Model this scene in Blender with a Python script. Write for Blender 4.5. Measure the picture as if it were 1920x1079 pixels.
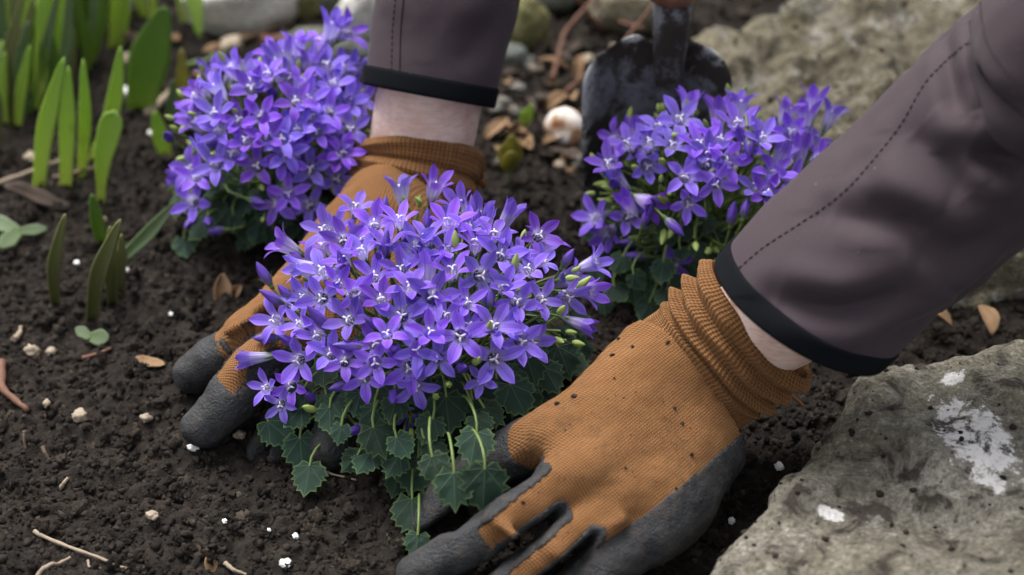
import bpy, math, random
import numpy as np
from mathutils import Vector, Matrix

for _o in list(bpy.data.objects): bpy.data.objects.remove(_o)
S = bpy.context.scene
COL = S.collection
random.seed(7); RNG = np.random.default_rng(7)
PI = math.pi

# ------------------------------------------------------------------ camera
DIST, PITCH = 1.1, math.radians(37)
CAM = np.array([0, -DIST*math.cos(PITCH), DIST*math.sin(PITCH)])
FWD = np.array([0, math.cos(PITCH), -math.sin(PITCH)]); RIGHT = np.array([1., 0, 0]); UP = np.cross(RIGHT, FWD)
FPX = 70/36*1920
cd = bpy.data.cameras.new('camera'); cam = bpy.data.objects.new('camera', cd); COL.objects.link(cam)
cam.location = CAM; cam.rotation_euler = (PI/2-PITCH, 0, 0)
cd.lens = 70; cd.sensor_width = 36; cd.clip_start = .01; cd.clip_end = 300
cd.dof.use_dof = True; cd.dof.focus_distance = .965; cd.dof.aperture_fstop = 4.8
S.camera = cam
def ray(px, py): return FWD + RIGHT*(px-960)/FPX + UP*(539.5-py)/FPX
def P(px, py, z=0.):
    d = ray(px, py); return CAM + d*((z-CAM[2])/d[2])
def pix(p):
    v = np.asarray(p)-CAM; w = v@FWD; return 960+FPX*(v@RIGHT)/w, 539.5-FPX*(v@UP)/w

# ------------------------------------------------------------------ sky, sun, exposure
W = bpy.data.worlds.new('World'); S.world = W; W.use_nodes = True
SUN_EL, SUN_AZ = math.radians(62), math.radians(-35)
wn = W.node_tree; bg = wn.nodes['Background']
sky = wn.nodes.new('ShaderNodeTexSky'); sky.sky_type = 'NISHITA'; sky.sun_disc = False
sky.sun_elevation = SUN_EL; sky.sun_rotation = SUN_AZ; sky.air_density = 1.0; sky.dust_density = 5.0; sky.ozone_density = 1.0
hs = wn.nodes.new('ShaderNodeHueSaturation'); hs.inputs['Saturation'].default_value = .25   # overcast: the cloud deck whitens the sky
wn.links.new(sky.outputs[0], hs.inputs['Color']); wn.links.new(hs.outputs[0], bg.inputs[0]); bg.inputs[1].default_value = .12
sd = bpy.data.lights.new('sun', 'SUN'); sun = bpy.data.objects.new('sun', sd); COL.objects.link(sun)
sd.energy = 1.5; sd.angle = math.radians(35); sd.color = (1, .97, .93)
sdir = Vector((math.sin(SUN_AZ)*math.cos(SUN_EL), math.cos(SUN_AZ)*math.cos(SUN_EL), math.sin(SUN_EL)))
sun.rotation_euler = sdir.to_track_quat('Z', 'Y').to_euler(); sun.location = sdir*3
S.view_settings.view_transform = 'Standard'; S.view_settings.look = 'None'
S.view_settings.exposure = 1.22; S.view_settings.gamma = 1
S.cycles.use_denoising = True
S.cycles.max_bounces = 8

# ------------------------------------------------------------------ helpers
_perm = RNG.permutation(512).astype(np.int64)
_grad = RNG.normal(size=(512, 3)); _grad /= np.linalg.norm(_grad, axis=1)[:, None]
def perlin(p):
    p = np.asarray(p, float); i = np.floor(p).astype(np.int64); f = p-i
    u = f*f*f*(f*(f*6-15)+10); out = 0
    for dx in (0, 1):
        for dy in (0, 1):
            for dz in (0, 1):
                h = _perm[(_perm[(_perm[(i[..., 0]+dx) % 512]+i[..., 1]+dy) % 512]+i[..., 2]+dz) % 512]
                g = _grad[h]
                d = g[..., 0]*(f[..., 0]-dx)+g[..., 1]*(f[..., 1]-dy)+g[..., 2]*(f[..., 2]-dz)
                w = (u[..., 0] if dx else 1-u[..., 0])*(u[..., 1] if dy else 1-u[..., 1])*(u[..., 2] if dz else 1-u[..., 2])
                out = out+d*w
    return out
def fbm(p, octv=4, billow=False):
    a, s, r = 1., 1., 0
    for k in range(octv):
        n = perlin(np.asarray(p)*s+17.3*k); r = r+a*(np.abs(n)*2-.5 if billow else n); a *= .5; s *= 2.03
    return r
def xyz(x, y, z=0.): return np.stack([np.asarray(x, float), np.asarray(y, float), np.zeros_like(np.asarray(x, float))+z], -1)

def np_mesh(name, v, quads=None, tris=None, smooth=True):
    me = bpy.data.meshes.new(name); v = np.asarray(v, np.float32)
    q = np.zeros((0, 4), np.int32) if quads is None else np.asarray(quads, np.int32).reshape(-1, 4)
    t = np.zeros((0, 3), np.int32) if tris is None else np.asarray(tris, np.int32).reshape(-1, 3)
    me.vertices.add(len(v)); me.vertices.foreach_set('co', v.ravel())
    nl = q.size+t.size; me.loops.add(nl); me.loops.foreach_set('vertex_index', np.concatenate([q.ravel(), t.ravel()]))
    me.polygons.add(len(q)+len(t))
    ls = np.concatenate([np.arange(len(q))*4, q.size+np.arange(len(t))*3]).astype(np.int32)
    me.polygons.foreach_set('loop_start', ls)
    me.update(calc_edges=True); me.validate()
    me.polygons.foreach_set('use_smooth', np.full(len(me.polygons), smooth))
    return me
def attr(me, name, arr):
    a = me.attributes.new(name, 'FLOAT_VECTOR', 'POINT'); a.data.foreach_set('vector', np.asarray(arr, np.float32).ravel())
def obj(name, me, mat, parent=None, label=None, cat=None, group=None, kind=None, loc=None):
    o = bpy.data.objects.new(name, me); COL.objects.link(o)
    if mat is not None and me is not None and len(me.materials) == 0: me.materials.append(mat)
    if parent is not None: o.parent = parent
    for k, val in (('label', label), ('category', cat), ('group', group), ('kind', kind)):
        if val: o[k] = val
    if loc is not None: o.location = loc
    return o
def grid_quads(nu, nv, wrap=False):
    # vertices index = j*nu+i
    i = np.arange(nu if wrap else nu-1); j = np.arange(nv-1); I, J = np.meshgrid(i, j); I2 = (I+1) % nu
    return np.stack([J*nu+I, J*nu+I2, (J+1)*nu+I2, (J+1)*nu+I], -1).reshape(-1, 4)
def unit(v): v = np.asarray(v, float); return v/(np.linalg.norm(v, axis=-1, keepdims=True)+1e-12)
def spline(pts, n):
    pts = np.asarray(pts, float); m = len(pts); t = np.linspace(0, m-1, n); k = np.clip(t.astype(int), 0, m-2); f = (t-k)[:, None]
    g = lambda i: pts[np.clip(i, 0, m-1)]
    a, b, c, d = g(k-1), g(k), g(k+1), g(k+2)
    return .5*((2*b)+(c-a)*f+(2*a-5*b+4*c-d)*f*f+(3*b-a-3*c+d)*f**3)
def frames(path, ref):
    t = unit(np.gradient(path, axis=0)); ref = np.asarray(ref, float)
    e1 = unit(ref-t*(t@ref)[:, None]); e2 = np.cross(t, e1); return t, e1, e2
def tube_mesh(path, rad, sides=6, cap=True, ref=(0.13, .2, .97)):
    path = np.asarray(path, float); n = len(path); rad = np.broadcast_to(np.asarray(rad, float), (n,))
    t, e1, e2 = frames(path, ref); a = np.arange(sides)*2*PI/sides
    v = path[:, None]+rad[:, None, None]*(np.cos(a)[None, :, None]*e1[:, None]+np.sin(a)[None, :, None]*e2[:, None])
    v = v.reshape(-1, 3); q = grid_quads(sides, n, True); tr = []
    if cap:
        v = np.vstack([v, path[0], path[-1]]); b = n*sides
        for i in range(sides):
            j = (i+1) % sides; tr += [(b, j, i), (b+1, (n-1)*sides+i, (n-1)*sides+j)]
    return v, q, np.array(tr, int).reshape(-1, 3)
class Acc:
    def __init__(s): s.v, s.q, s.t, s.n = [], [], [], 0
    def add(s, v, q=None, t=None):
        s.v.append(np.asarray(v))
        if q is not None and len(q): s.q.append(np.asarray(q)+s.n)
        if t is not None and len(t): s.t.append(np.asarray(t)+s.n)
        s.n += len(v)
    def mesh(s, name, smooth=True):
        return np_mesh(name, np.vstack(s.v), np.vstack(s.q) if s.q else None, np.vstack(s.t) if s.t else None, smooth)
def empty(name, loc, label, cat, group=None):
    o = obj(name, None, None, None, label, cat, group); o.location = loc; o.empty_display_size = .02; return o
def to_local(v, loc): return np.asarray(v)-np.asarray(loc)

# ------------------------------------------------------------------ material helper
def rgb(r, g, b):
    f = lambda c: (c/255/12.92 if c/255 <= .04045 else ((c/255+.055)/1.055)**2.4); return (f(r), f(g), f(b), 1)
class M:
    def __init__(s, name):
        s.m = bpy.data.materials.new(name); s.m.use_nodes = True; s.nt = s.m.node_tree
        s.b = s.nt.nodes['Principled BSDF']; s.out = s.nt.nodes['Material Output']
    def n(s, typ, props=None, **inp):
        nd = s.nt.nodes.new('ShaderNode'+typ)
        for k, v in (props or {}).items(): setattr(nd, k, v)
        for k, v in inp.items():
            key = int(k[1:]) if k[0] == 'i' and k[1:].isdigit() else k.replace('_', ' ')
            s.set(nd.inputs[key], v)
        return nd
    def set(s, sock, v):
        if isinstance(v, bpy.types.NodeSocket): s.nt.links.new(v, sock)
        elif isinstance(v, bpy.types.Node): s.nt.links.new(v.outputs[0], sock)
        else: sock.default_value = v
    def math(s, op, a, b=0., c=0., clamp=False): return s.n('Math', {'operation': op, 'use_clamp': clamp}, i0=a, i1=b, i2=c).outputs[0]
    def noise(s, vec, scale, detail=4, rough=.55, dist=0.): return s.n('TexNoise', None, Vector=vec, Scale=scale, Detail=detail, Roughness=rough, Distortion=dist).outputs[0]
    def ramp(s, fac, stops, interp='LINEAR'):
        r = s.n('ValToRGB', None, Fac=fac); cr = r.color_ramp; cr.interpolation = interp
        while len(cr.elements) < len(stops): cr.elements.new(.5)
        for e, (p, c) in zip(cr.elements, stops): e.position = p; e.color = c if isinstance(c, tuple) else (c, c, c, 1)
        return r.outputs[0]
    def mix(s, fac, a, b, blend='MIX'):
        nd = s.n('Mix', {'data_type': 'RGBA', 'blend_type': blend}); s.set(nd.inputs[0], fac); s.set(nd.inputs[6], a); s.set(nd.inputs[7], b); return nd.outputs[2]
    def bump(s, h, strength=.5, dist=.001, normal=None):
        nd = s.n('Bump', None, Height=h, Strength=strength, Distance=dist)
        if normal is not None: s.set(nd.inputs['Normal'], normal)
        return nd.outputs[0]
    def obj_co(s): return s.n('TexCoord').outputs['Object']
    def gen_pos(s): return s.n('NewGeometry').outputs['Position']
    def att(s, name): return s.n('Attribute', {'attribute_name': name}).outputs['Vector']
    def p(s, **kw):
        for k, v in kw.items(): s.set(s.b.inputs[k.replace('_', ' ')], v)
        return s
    def sep(s, v): nd = s.n('SeparateXYZ', None, Vector=v); return nd.outputs

# --- soil
def mat_soil():
    m = M('soil'); co = m.gen_pos()
    n1 = m.noise(co, 90, 6, .65); n2 = m.noise(co, 420, 5, .7); n3 = m.noise(co, 14, 3)
    c = m.ramp(n1, [(.3, (.013, .0100, .0078, 1)), (.52, (.031, .0236, .0183, 1)), (.75, (.064, .049, .0375, 1))])
    c = m.mix(m.ramp(n2, [(.55, 0.), (.75, .55)]), c, (.070, .056, .045, 1))
    c = m.mix(m.ramp(n3, [(.35, .45), (.6, 0.)]), c, (.014, .011, .009, 1))
    m.p(Base_Color=c, Roughness=.93, Normal=m.bump(m.math('ADD', m.math('ADD', n2, m.noise(co, 1400, 3, .7)), m.math('MULTIPLY', n1, 1.5)), 1., .0020)); m.b.inputs['Specular IOR Level'].default_value = .25
    return m.m
SOIL = mat_soil()
def mat_crumb():
    m = M('soil_crumb'); co = m.gen_pos()
    n2 = m.noise(co, 620, 5, .75); isl = m.n('NewGeometry').outputs['Random Per Island']
    c = m.ramp(isl, [(0., (.013, .0100, .0078, 1)), (.45, (.029, .022, .0172, 1)), (.85, (.056, .043, .033, 1)), (.97, (.075, .060, .046, 1)), (1., (.15, .12, .09, 1))])
    c = m.mix(m.math('MULTIPLY', n2, .7), c, (.016, .012, .010, 1))
    m.p(Base_Color=c, Roughness=.95, Normal=m.bump(n2, 1., .0022)); m.b.inputs['Specular IOR Level'].default_value = .25
    return m.m
CRUMB = mat_crumb()

def mat_stone(name, cols, scale=1., dirt=.5, patch=None, moss=.25, white=0.):
    m = M(name); co = m.gen_pos()
    n1 = m.noise(co, 22*scale, 6, .62, .4); n2 = m.noise(co, 120*scale, 6, .7); n3 = m.noise(co, 45*scale, 5, .65, .8); n4 = m.noise(co, 9*scale, 4)
    c = m.ramp(n1, [(.28, cols[0]), (.5, cols[1]), (.72, cols[2])])
    c = m.mix(m.ramp(n2, [(.35, .55), (.62, 0.)]), c, tuple(x*(.45 if cols[0][0] < .5 else .75) for x in cols[0][:3])+(1,))
    c = m.mix(m.ramp(n4, [(.5, 0.), (.68, moss)]), c, (.14, .135, .055, 1))
    n5 = m.noise(co, 380*scale, 6, .75); vo = m.n('TexVoronoi', None, Vector=co, Scale=210*scale).outputs[0]
    c = m.mix(m.ramp(n5, [(.36, .7), (.52, 0.)]), c, tuple(x*(.35 if cols[0][0] < .5 else .7) for x in cols[0][:3])+(1,)); c = m.mix(m.ramp(n5, [(.54, 0.), (.72, .6)]), c, tuple(min(.8, x*1.7) for x in cols[2][:3])+(1,))
    if white: c = m.mix(m.ramp(m.noise(co, 60*scale, 6, .75, .5), [(.60, 0.), (.66, white)]), c, (.55, .53, .50, 1))
    if patch:
        for (pc, pr, rot) in patch:
            v = m.n('VectorMath', {'operation': 'SUBTRACT'}, i0=co, i1=tuple(pc)).outputs[0]
            mp = m.n('Mapping', {'vector_type': 'TEXTURE'}, Vector=v, Rotation=(0, 0, rot), Scale=(pr[0], pr[1], .2))
            ln = m.n('VectorMath', {'operation': 'LENGTH'}, i0=mp.outputs[0]).outputs['Value']
            d = m.math('ADD', ln, m.math('MULTIPLY', m.math('SUBTRACT', m.noise(co, 95, 8, .75), .5), 3.0))
            c = m.mix(m.ramp(d, [(.80, 1.), (1.05, 0.)]), c, m.ramp(n2, [(.28, (.50, .46, .43, 1)), (.45, (.80, .77, .75, 1))]))
    dn = m.ramp(m.math('ADD', m.math('MULTIPLY', n3, .75), m.math('MULTIPLY', n5, .28)), [(.535, 0.), (.60, dirt)])
    c = m.mix(dn, c, m.ramp(n2, [(.35, (.018, .014, .011, 1)), (.65, (.06, .047, .037, 1))]))
    h = m.math('ADD', m.math('MULTIPLY', n2, 1.2), m.math('ADD', m.math('ADD', n3, m.math('MULTIPLY', m.math('MINIMUM', vo, .35), 1.4)), m.math('MULTIPLY', n5, .9)))
    m.p(Base_Color=c, Roughness=.9, Normal=m.bump(h, 1., .0026)); m.b.inputs['Specular IOR Level'].default_value = .3
    return m.m

# --- knit glove, rubber
def mat_knit(name, rib=False):
    m = M(name); k = m.att('kco'); x, y, z = m.sep(k); co = m.gen_pos()
    wob = m.math('MULTIPLY', m.math('SUBTRACT', m.noise(co, 60, 2), .5), .0012)
    u = m.math('ADD', x, wob); v = m.math('ADD', y, wob)
    fu, fv = (2*PI/.0022, 2*PI/.0013) if rib else (2*PI/.00135, 2*PI/.0011)
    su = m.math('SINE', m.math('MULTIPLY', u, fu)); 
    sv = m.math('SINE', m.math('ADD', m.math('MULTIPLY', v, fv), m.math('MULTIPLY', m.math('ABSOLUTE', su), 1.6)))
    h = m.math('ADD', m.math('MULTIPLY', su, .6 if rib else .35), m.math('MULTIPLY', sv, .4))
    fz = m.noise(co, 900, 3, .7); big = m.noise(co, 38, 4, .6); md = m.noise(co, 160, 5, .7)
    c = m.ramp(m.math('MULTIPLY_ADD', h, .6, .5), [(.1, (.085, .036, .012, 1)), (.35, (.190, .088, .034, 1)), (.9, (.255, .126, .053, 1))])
    c = m.mix(m.ramp(big, [(.38, .35), (.6, 0.)]), c, (.13, .056, .019, 1))
    # wear and soil: shape of its own
    dirt = m.ramp(m.math('ADD', m.math('MULTIPLY', md, .6), m.math('MULTIPLY', m.noise(co, 20, 3), .5)), [(.60, 0.), (.70, .55)])
    c = m.mix(dirt, c, (.10, .052, .026, 1))
    spk = m.ramp(m.noise(co, 330, 2, .5), [(.70, 0.), (.745, .85)])
    c = m.mix(m.math('MULTIPLY', spk, m.ramp(m.noise(co, 26, 2), [(.5, 0.), (.62, 1.)])), c, (.02, .014, .01, 1))
    m.p(Base_Color=c, Roughness=.95, Normal=m.bump(m.math('ADD', h, m.math('MULTIPLY', fz, .6)), .75, .00045 if not rib else .0007))
    m.b.inputs['Specular IOR Level'].default_value = .15; m.b.inputs['Sheen Weight'].default_value = .25; m.b.inputs['Sheen Tint'].default_value = (.6, .38, .2, 1)
    return m.m
KNIT = mat_knit('ochre_knit'); RIB = mat_knit('ochre_rib_knit', True)
def mat_rubber():
    m = M('black_rubber'); co = m.gen_pos()
    n = m.noise(co, 55, 6, .7); f = m.noise(co, 900, 4, .6); d = m.noise(co, 130, 5, .7)
    c = m.ramp(n, [(.35, (.008, .0088, .0105, 1)), (.65, (.021, .023, .027, 1))])
    c = m.mix(m.ramp(d, [(.46, 0.), (.66, .85)]), c, (.050, .043, .037, 1))
    c = m.mix(m.ramp(m.noise(co, 700, 2), [(.64, 0.), (.75, .4)]), c, (.13, .125, .12, 1))
    m.p(Base_Color=c, Roughness=m.ramp(d, [(.4, .52), (.65, .85)]), Normal=m.bump(m.math('ADD', f, m.math('MULTIPLY', d, 2.)), .9, .0011)); return m.m
RUBBER = mat_rubber()
def mat_fabric(name, c0, c1, rough=.78, dust=True):
    m = M(name); co = m.gen_pos()
    n = m.noise(co, 14, 3); f = m.noise(co, 2200, 2, .6); g = m.noise(co, 700, 3, .7)
    c = m.mix(n, c0, c1); c = m.mix(m.math('MULTIPLY', g, .5), c, tuple(x*.7 for x in c0[:3])+(1,))
    if dust: c = m.mix(m.math('MULTIPLY', m.ramp(m.noise(co, 480, 2), [(.72, 0.), (.76, .6)]), m.ramp(m.noise(co, 12, 2), [(.5, 0.), (.7, 1.)])), c, (.30, .27, .25, 1))
    m.p(Base_Color=c, Roughness=rough, Normal=m.bump(m.math('ADD', f, g), .35, .0004)); m.b.inputs['Specular IOR Level'].default_value = .25
    m.b.inputs['Sheen Weight'].default_value = .04; return m.m
SOFTSHELL = mat_fabric('mauve_grey_softshell', (.054, .0385, .045, 1), (.044, .031, .037, 1))
BINDING = mat_fabric('black_binding', (.006, .0068, .0085, 1), (.009, .010, .0125, 1), .95)
BINDING.node_tree.nodes['Principled BSDF'].inputs['Specular IOR Level'].default_value = .06; BINDING.node_tree.nodes['Principled BSDF'].inputs['Sheen Weight'].default_value = 0
THREAD = mat_fabric('dark_thread', (.022, .016, .018, 1), (.026, .02, .022, 1), .8, False)
def mat_skin():
    m = M('skin'); co = m.gen_pos(); n = m.noise(co, 70, 4, .6); f = m.noise(co, 900, 3)
    st = m.n('Mapping', None, Vector=co, Scale=(60, 300, 900)); fine = m.noise(st.outputs[0], 1, 3, .6)
    c = m.ramp(n, [(.3, (.58, .38, .32, 1)), (.55, (.72, .54, .47, 1)), (.75, (.78, .62, .55, 1))])
    c = m.mix(m.ramp(fine, [(.38, .30), (.5, 0.)]), c, (.36, .21, .16, 1))
    m.p(Base_Color=c, Roughness=.5, Normal=m.bump(m.math('ADD', f, fine), .35, .0006))
    m.b.inputs['Subsurface Weight'].default_value = .2; m.b.inputs['Subsurface Radius'].default_value = (.006, .002, .001); m.b.inputs['Subsurface Scale'].default_value = 1
    return m.m
SKIN = mat_skin()
# --- petals, leaves
def mat_petal():
    m = M('violet_petal'); uv = m.n('UVMap').outputs[0]; u, v, _ = m.sep(uv); co = m.obj_co()
    au = m.math('ABSOLUTE', u); r = m.n('ObjectInfo').outputs['Random']
    c = m.ramp(v, [(0., (.80, .78, .90, 1)), (.24, (.74, .69, .92, 1)), (.50, (.30, .18, .76, 1)), (.62, (.255, .135, .74, 1)), (1., (.18, .070, .62, 1))])
    rib = m.ramp(au, [(0.03, .55), (.13, 0.)]); c = m.mix(rib, c, (.105, .04, .44, 1))
    edge = m.ramp(au, [(.55, 0.), (1., .5)]); c = m.mix(edge, c, (.42, .29, .86, 1))
    vein = m.noise(m.n('Mapping', None, Vector=uv, Scale=(16, 2.2, 1)).outputs[0], 1, 3)
    c = m.mix(m.ramp(vein, [(.42, .28), (.56, 0.)]), c, (.10, .035, .42, 1))
    hsv = m.n('HueSaturation', None, Hue=m.math('ADD', .488, m.math('MULTIPLY', r, .022)), Saturation=m.math('ADD', .94, m.math('MULTIPLY', r, .12)), Value=m.math('ADD', .68, m.math('MULTIPLY', m.math('FRACT', m.math('MULTIPLY', r, 7.3)), .55)), Color=c)
    m.p(Base_Color=hsv, Roughness=.55, Normal=m.bump(vein, .25, .0006)); m.b.inputs['Specular IOR Level'].default_value = .3
    tr = m.n('BsdfTranslucent', None, Color=hsv); mx = m.n('MixShader', None, i0=.33); m.set(mx.inputs[1], m.b.outputs[0]); m.set(mx.inputs[2], tr)
    m.set(m.out.inputs[0], mx); return m.m
PETAL = mat_petal()
def mat_bud():
    m = M('dark_violet_bud'); uv = m.n('UVMap').outputs[0]; u, v, _ = m.sep(uv)
    c = m.ramp(v, [(0., (.16, .20, .12, 1)), (.18, (.13, .075, .34, 1)), (.6, (.085, .032, .33, 1)), (1., (.05, .02, .21, 1))])
    c = m.mix(m.ramp(m.math('ABSOLUTE', u), [(.7, 0.), (1., .6)]), c, (.26, .17, .62, 1))
    m.p(Base_Color=c, Roughness=.5); return m.m
BUD = mat_bud()
def plain(name, c, rough=.6, trans=0., var=.25, scale=300, bump=.2):
    m = M(name); co = m.gen_pos(); n = m.noise(co, scale, 4, .6)
    cc = m.mix(m.math('MULTIPLY', n, var*2), c, tuple(x*.45 for x in c[:3])+(1,))
    m.p(Base_Color=cc, Roughness=rough, Normal=m.bump(n, bump, .0006))
    if trans:
        tr = m.n('BsdfTranslucent', None, Color=cc); mx = m.n('MixShader', None, i0=trans); m.set(mx.inputs[1], m.b.outputs[0]); m.set(mx.inputs[2], tr); m.set(m.out.inputs[0], mx)
    return m.m
PISTIL = plain('pale_pistil', (.78, .74, .88, 1), .5, .2, .1)
STEM = plain('green_stem', (.17, .25, .065, 1), .5, .15)
CALYX = plain('calyx_green', (.12, .21, .05, 1), .5, .2)
GBUD = plain('green_bud', (.33, .43, .11, 1), .5, .15, .1)
def mat_leaf(name, c0, c1, edgec):
    m = M(name); uv = m.n('UVMap').outputs[0]; u, v, _ = m.sep(uv); r = m.n('ObjectInfo').outputs['Random']; co = m.obj_co()
    # five veins fan out from the leaf base at (0,0); u across, v along
    ang = m.math('ARCTAN2', u, m.math('ADD', v, .02)); rad = m.n('VectorMath', {'operation': 'LENGTH'}, i0=uv).outputs['Value']
    k = m.math('PINGPONG', m.math('ADD', m.math('ABSOLUTE', ang), .0), .36)
    dv = m.math('MULTIPLY', k, rad)
    vein = m.ramp(dv, [(.004, 1.), (.022, 0.)])
    n = m.noise(co, 260, 4, .6); c = m.mix(n, c0, c1)
    c = m.mix(m.math('MULTIPLY', vein, .30), c, (.14, .20, .13, 1))
    ed = m.att('edge'); ex, ey, ez = m.sep(ed)
    c = m.mix(m.ramp(ex, [(.80, 0.), (1., .6)]), c, edgec)
    hsv = m.n('HueSaturation', None, Hue=m.math('ADD', .485, m.math('MULTIPLY', r, .03)), Saturation=1., Value=m.math('ADD', .75, m.math('MULTIPLY', r, .5)), Color=c)
    m.p(Base_Color=hsv, Roughness=.52, Normal=m.bump(m.math('ADD', m.math('MULTIPLY', vein, -1.), m.math('MULTIPLY', n, .6)), .5, .0008)); m.b.inputs['Specular IOR Level'].default_value = .22
    tr = m.n('BsdfTranslucent', None, Color=hsv); mx = m.n('MixShader', None, i0=.18); m.set(mx.inputs[1], m.b.outputs[0]); m.set(mx.inputs[2], tr); m.set(m.out.inputs[0], mx)
    return m.m
LEAF = mat_leaf('ivy_green_leaf', (.012, .034, .021, 1), (.024, .052, .033, 1), (.12, .20, .06, 1))
LEAF_Y = mat_leaf('yellow_green_leaf', (.12, .17, .03, 1), (.16, .21, .05, 1), (.2, .26, .07, 1))
def mat_blade(name, c_base, c_mid, c_tip):
    m = M(name); k = m.att('kco'); u, v, _ = m.sep(k); co = m.gen_pos()
    n = m.noise(m.n('Mapping', None, Vector=k, Scale=(26, 1.2, 1)).outputs[0], 1, 3); n2 = m.noise(co, 60, 4)
    c = m.ramp(v, [(0., c_base), (.45, c_mid), (1., c_tip)])
    c = m.mix(m.math('MULTIPLY', n, .4), c, tuple(x*.6 for x in c_mid[:3])+(1,)); c = m.mix(m.ramp(n2, [(.6, 0.), (.8, .3)]), c, (.10, .085, .04, 1))
    m.p(Base_Color=c, Roughness=.45, Normal=m.bump(n, .3, .0008))
    tr = m.n('BsdfTranslucent', None, Color=c); mx = m.n('MixShader', None, i0=.42); m.set(mx.inputs[1], m.b.outputs[0]); m.set(mx.inputs[2], tr); m.set(m.out.inputs[0], mx); return m.m
BLADE = mat_blade('shoot_bright_green', (.62, .70, .17, 1), (.45, .62, .11, 1), (.30, .48, .09, 1))
BLADE_D = mat_blade('shoot_deep_green', (.30, .42, .07, 1), (.17, .29, .045, 1), (.12, .22, .045, 1))
BLADE_O = mat_blade('shoot_olive', (.12, .125, .04, 1), (.155, .165, .065, 1), (.24, .27, .10, 1))
BLADE_Y = mat_blade('shoot_yellowing', (.26, .34, .06, 1), (.40, .38, .07, 1), (.36, .33, .10, 1))
BLADE_G = mat_blade('shoot_grey_green', (.17, .25, .10, 1), (.19, .27, .13, 1), (.17, .23, .12, 1))
DRY = plain('dry_leaf_tan', (.33, .20, .105, 1), .85, .15, .5, 160, .5)
DRYD = plain('dry_leaf_brown', (.09, .062, .045, 1), .85, .1, .5, 160, .5)
TWIG = plain('twig_brown', (.20, .135, .095, 1), .85, 0, .6, 220, .6)
TWIGR = plain('twig_reddish', (.19, .085, .050, 1), .8, 0, .6, 220, .6)
STRAW = plain('straw_pale', (.36, .28, .20, 1), .85, 0, .5, 220, .6)
PERL = plain('white_perlite', (.82, .81, .79, 1), .8, 0, .12, 700, .7)
PEBB = plain('tan_pebble', (.36, .29, .21, 1), .8, 0, .4, 200, .6)
PEBG = plain('grey_pebble', (.16, .15, .13, 1), .85, 0, .5, 200, .7)

# ------------------------------------------------------------------ ground
STONE_POLY = None
def height(x, y):
    x = np.asarray(x, float); y = np.asarray(y, float)
    fade = 1/(1+(np.hypot(x, y)/1.5)**2)
    out = np.maximum(np.abs(x)-.42, np.maximum(y-.46, -.32-y)); near_ = np.clip(1-out/.25, 0, 1); mid_ = np.clip(1-out/1.2, 0, 1)
    h = .010*fbm(xyz(x*9, y*9), 3)*mid_+near_*.0055*fbm(xyz(x*38, y*38, 4.), 3)+near_*.0046*fbm(xyz(x*85, y*85, 9.), 5, True)
    h = h*(.3+.7*fade)
    h += .008*np.exp(-(((x+.04)/.09)**2+((y+.09)/.085)**2))       # soil pushed up round the new plant
    h -= .010*np.exp(-(((x-.10)/.05)**2+((y+.21)/.06)**2))        # dip between glove and stone
    return h
def dense_axis(lo, hi, n, far):
    core = np.linspace(lo, hi, n); st = (hi-lo)/(n-1); out = [hi]; s = st
    while out[-1] < far: s *= 1.22; out.append(out[-1]+s)
    neg = [lo]; s = st
    while neg[-1] > -far: s *= 1.22; neg.append(neg[-1]-s)
    return np.concatenate([neg[:0:-1], core, out[1:]])
gx = dense_axis(-.40, .40, 640, 120); gy = dense_axis(-.30, .44, 600, 120)
GX, GY = np.meshgrid(gx, gy); GZ = height(GX.ravel(), GY.ravel())
obj('soil_ground', np_mesh('soil_ground', np.stack([GX.ravel(), GY.ravel(), GZ], -1), grid_quads(len(gx), len(gy))), SOIL, kind='structure', label='dark crumbly garden soil of the flower bed')
def H(x, y): return float(height(np.array([x]), np.array([y]))[0])
def G(px, py, dz=0.):
    p = P(px, py, 0.)
    for _ in range(3): p = P(px, py, H(p[0], p[1])+dz)
    return p

def ico(sub):
    t = (1+5**.5)/2
    v = [(-1,t,0),(1,t,0),(-1,-t,0),(1,-t,0),(0,-1,t),(0,1,t),(0,-1,-t),(0,1,-t),(t,0,-1),(t,0,1),(-t,0,-1),(-t,0,1)]
    f = [(0,11,5),(0,5,1),(0,1,7),(0,7,10),(0,10,11),(1,5,9),(5,11,4),(11,10,2),(10,7,6),(7,1,8),(3,9,4),(3,4,2),(3,2,6),(3,6,8),(3,8,9),(4,9,5),(2,4,11),(6,2,10),(8,6,7),(9,8,1)]
    v = [np.array(a)/np.linalg.norm(a) for a in v]
    for _ in range(sub):
        mid = {}; nf = []
        def mp(a, b):
            k = (min(a, b), max(a, b))
            if k not in mid: c = v[a]+v[b]; v.append(c/np.linalg.norm(c)); mid[k] = len(v)-1
            return mid[k]
        for a, b, c in f:
            x, y, z = mp(a, b), mp(b, c), mp(c, a); nf += [(a, x, z), (b, y, x), (c, z, y), (x, y, z)]
        f = nf
    return np.array(v), np.array(f)
ICO = [ico(0), ico(1), ico(2), ico(3)]
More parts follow.
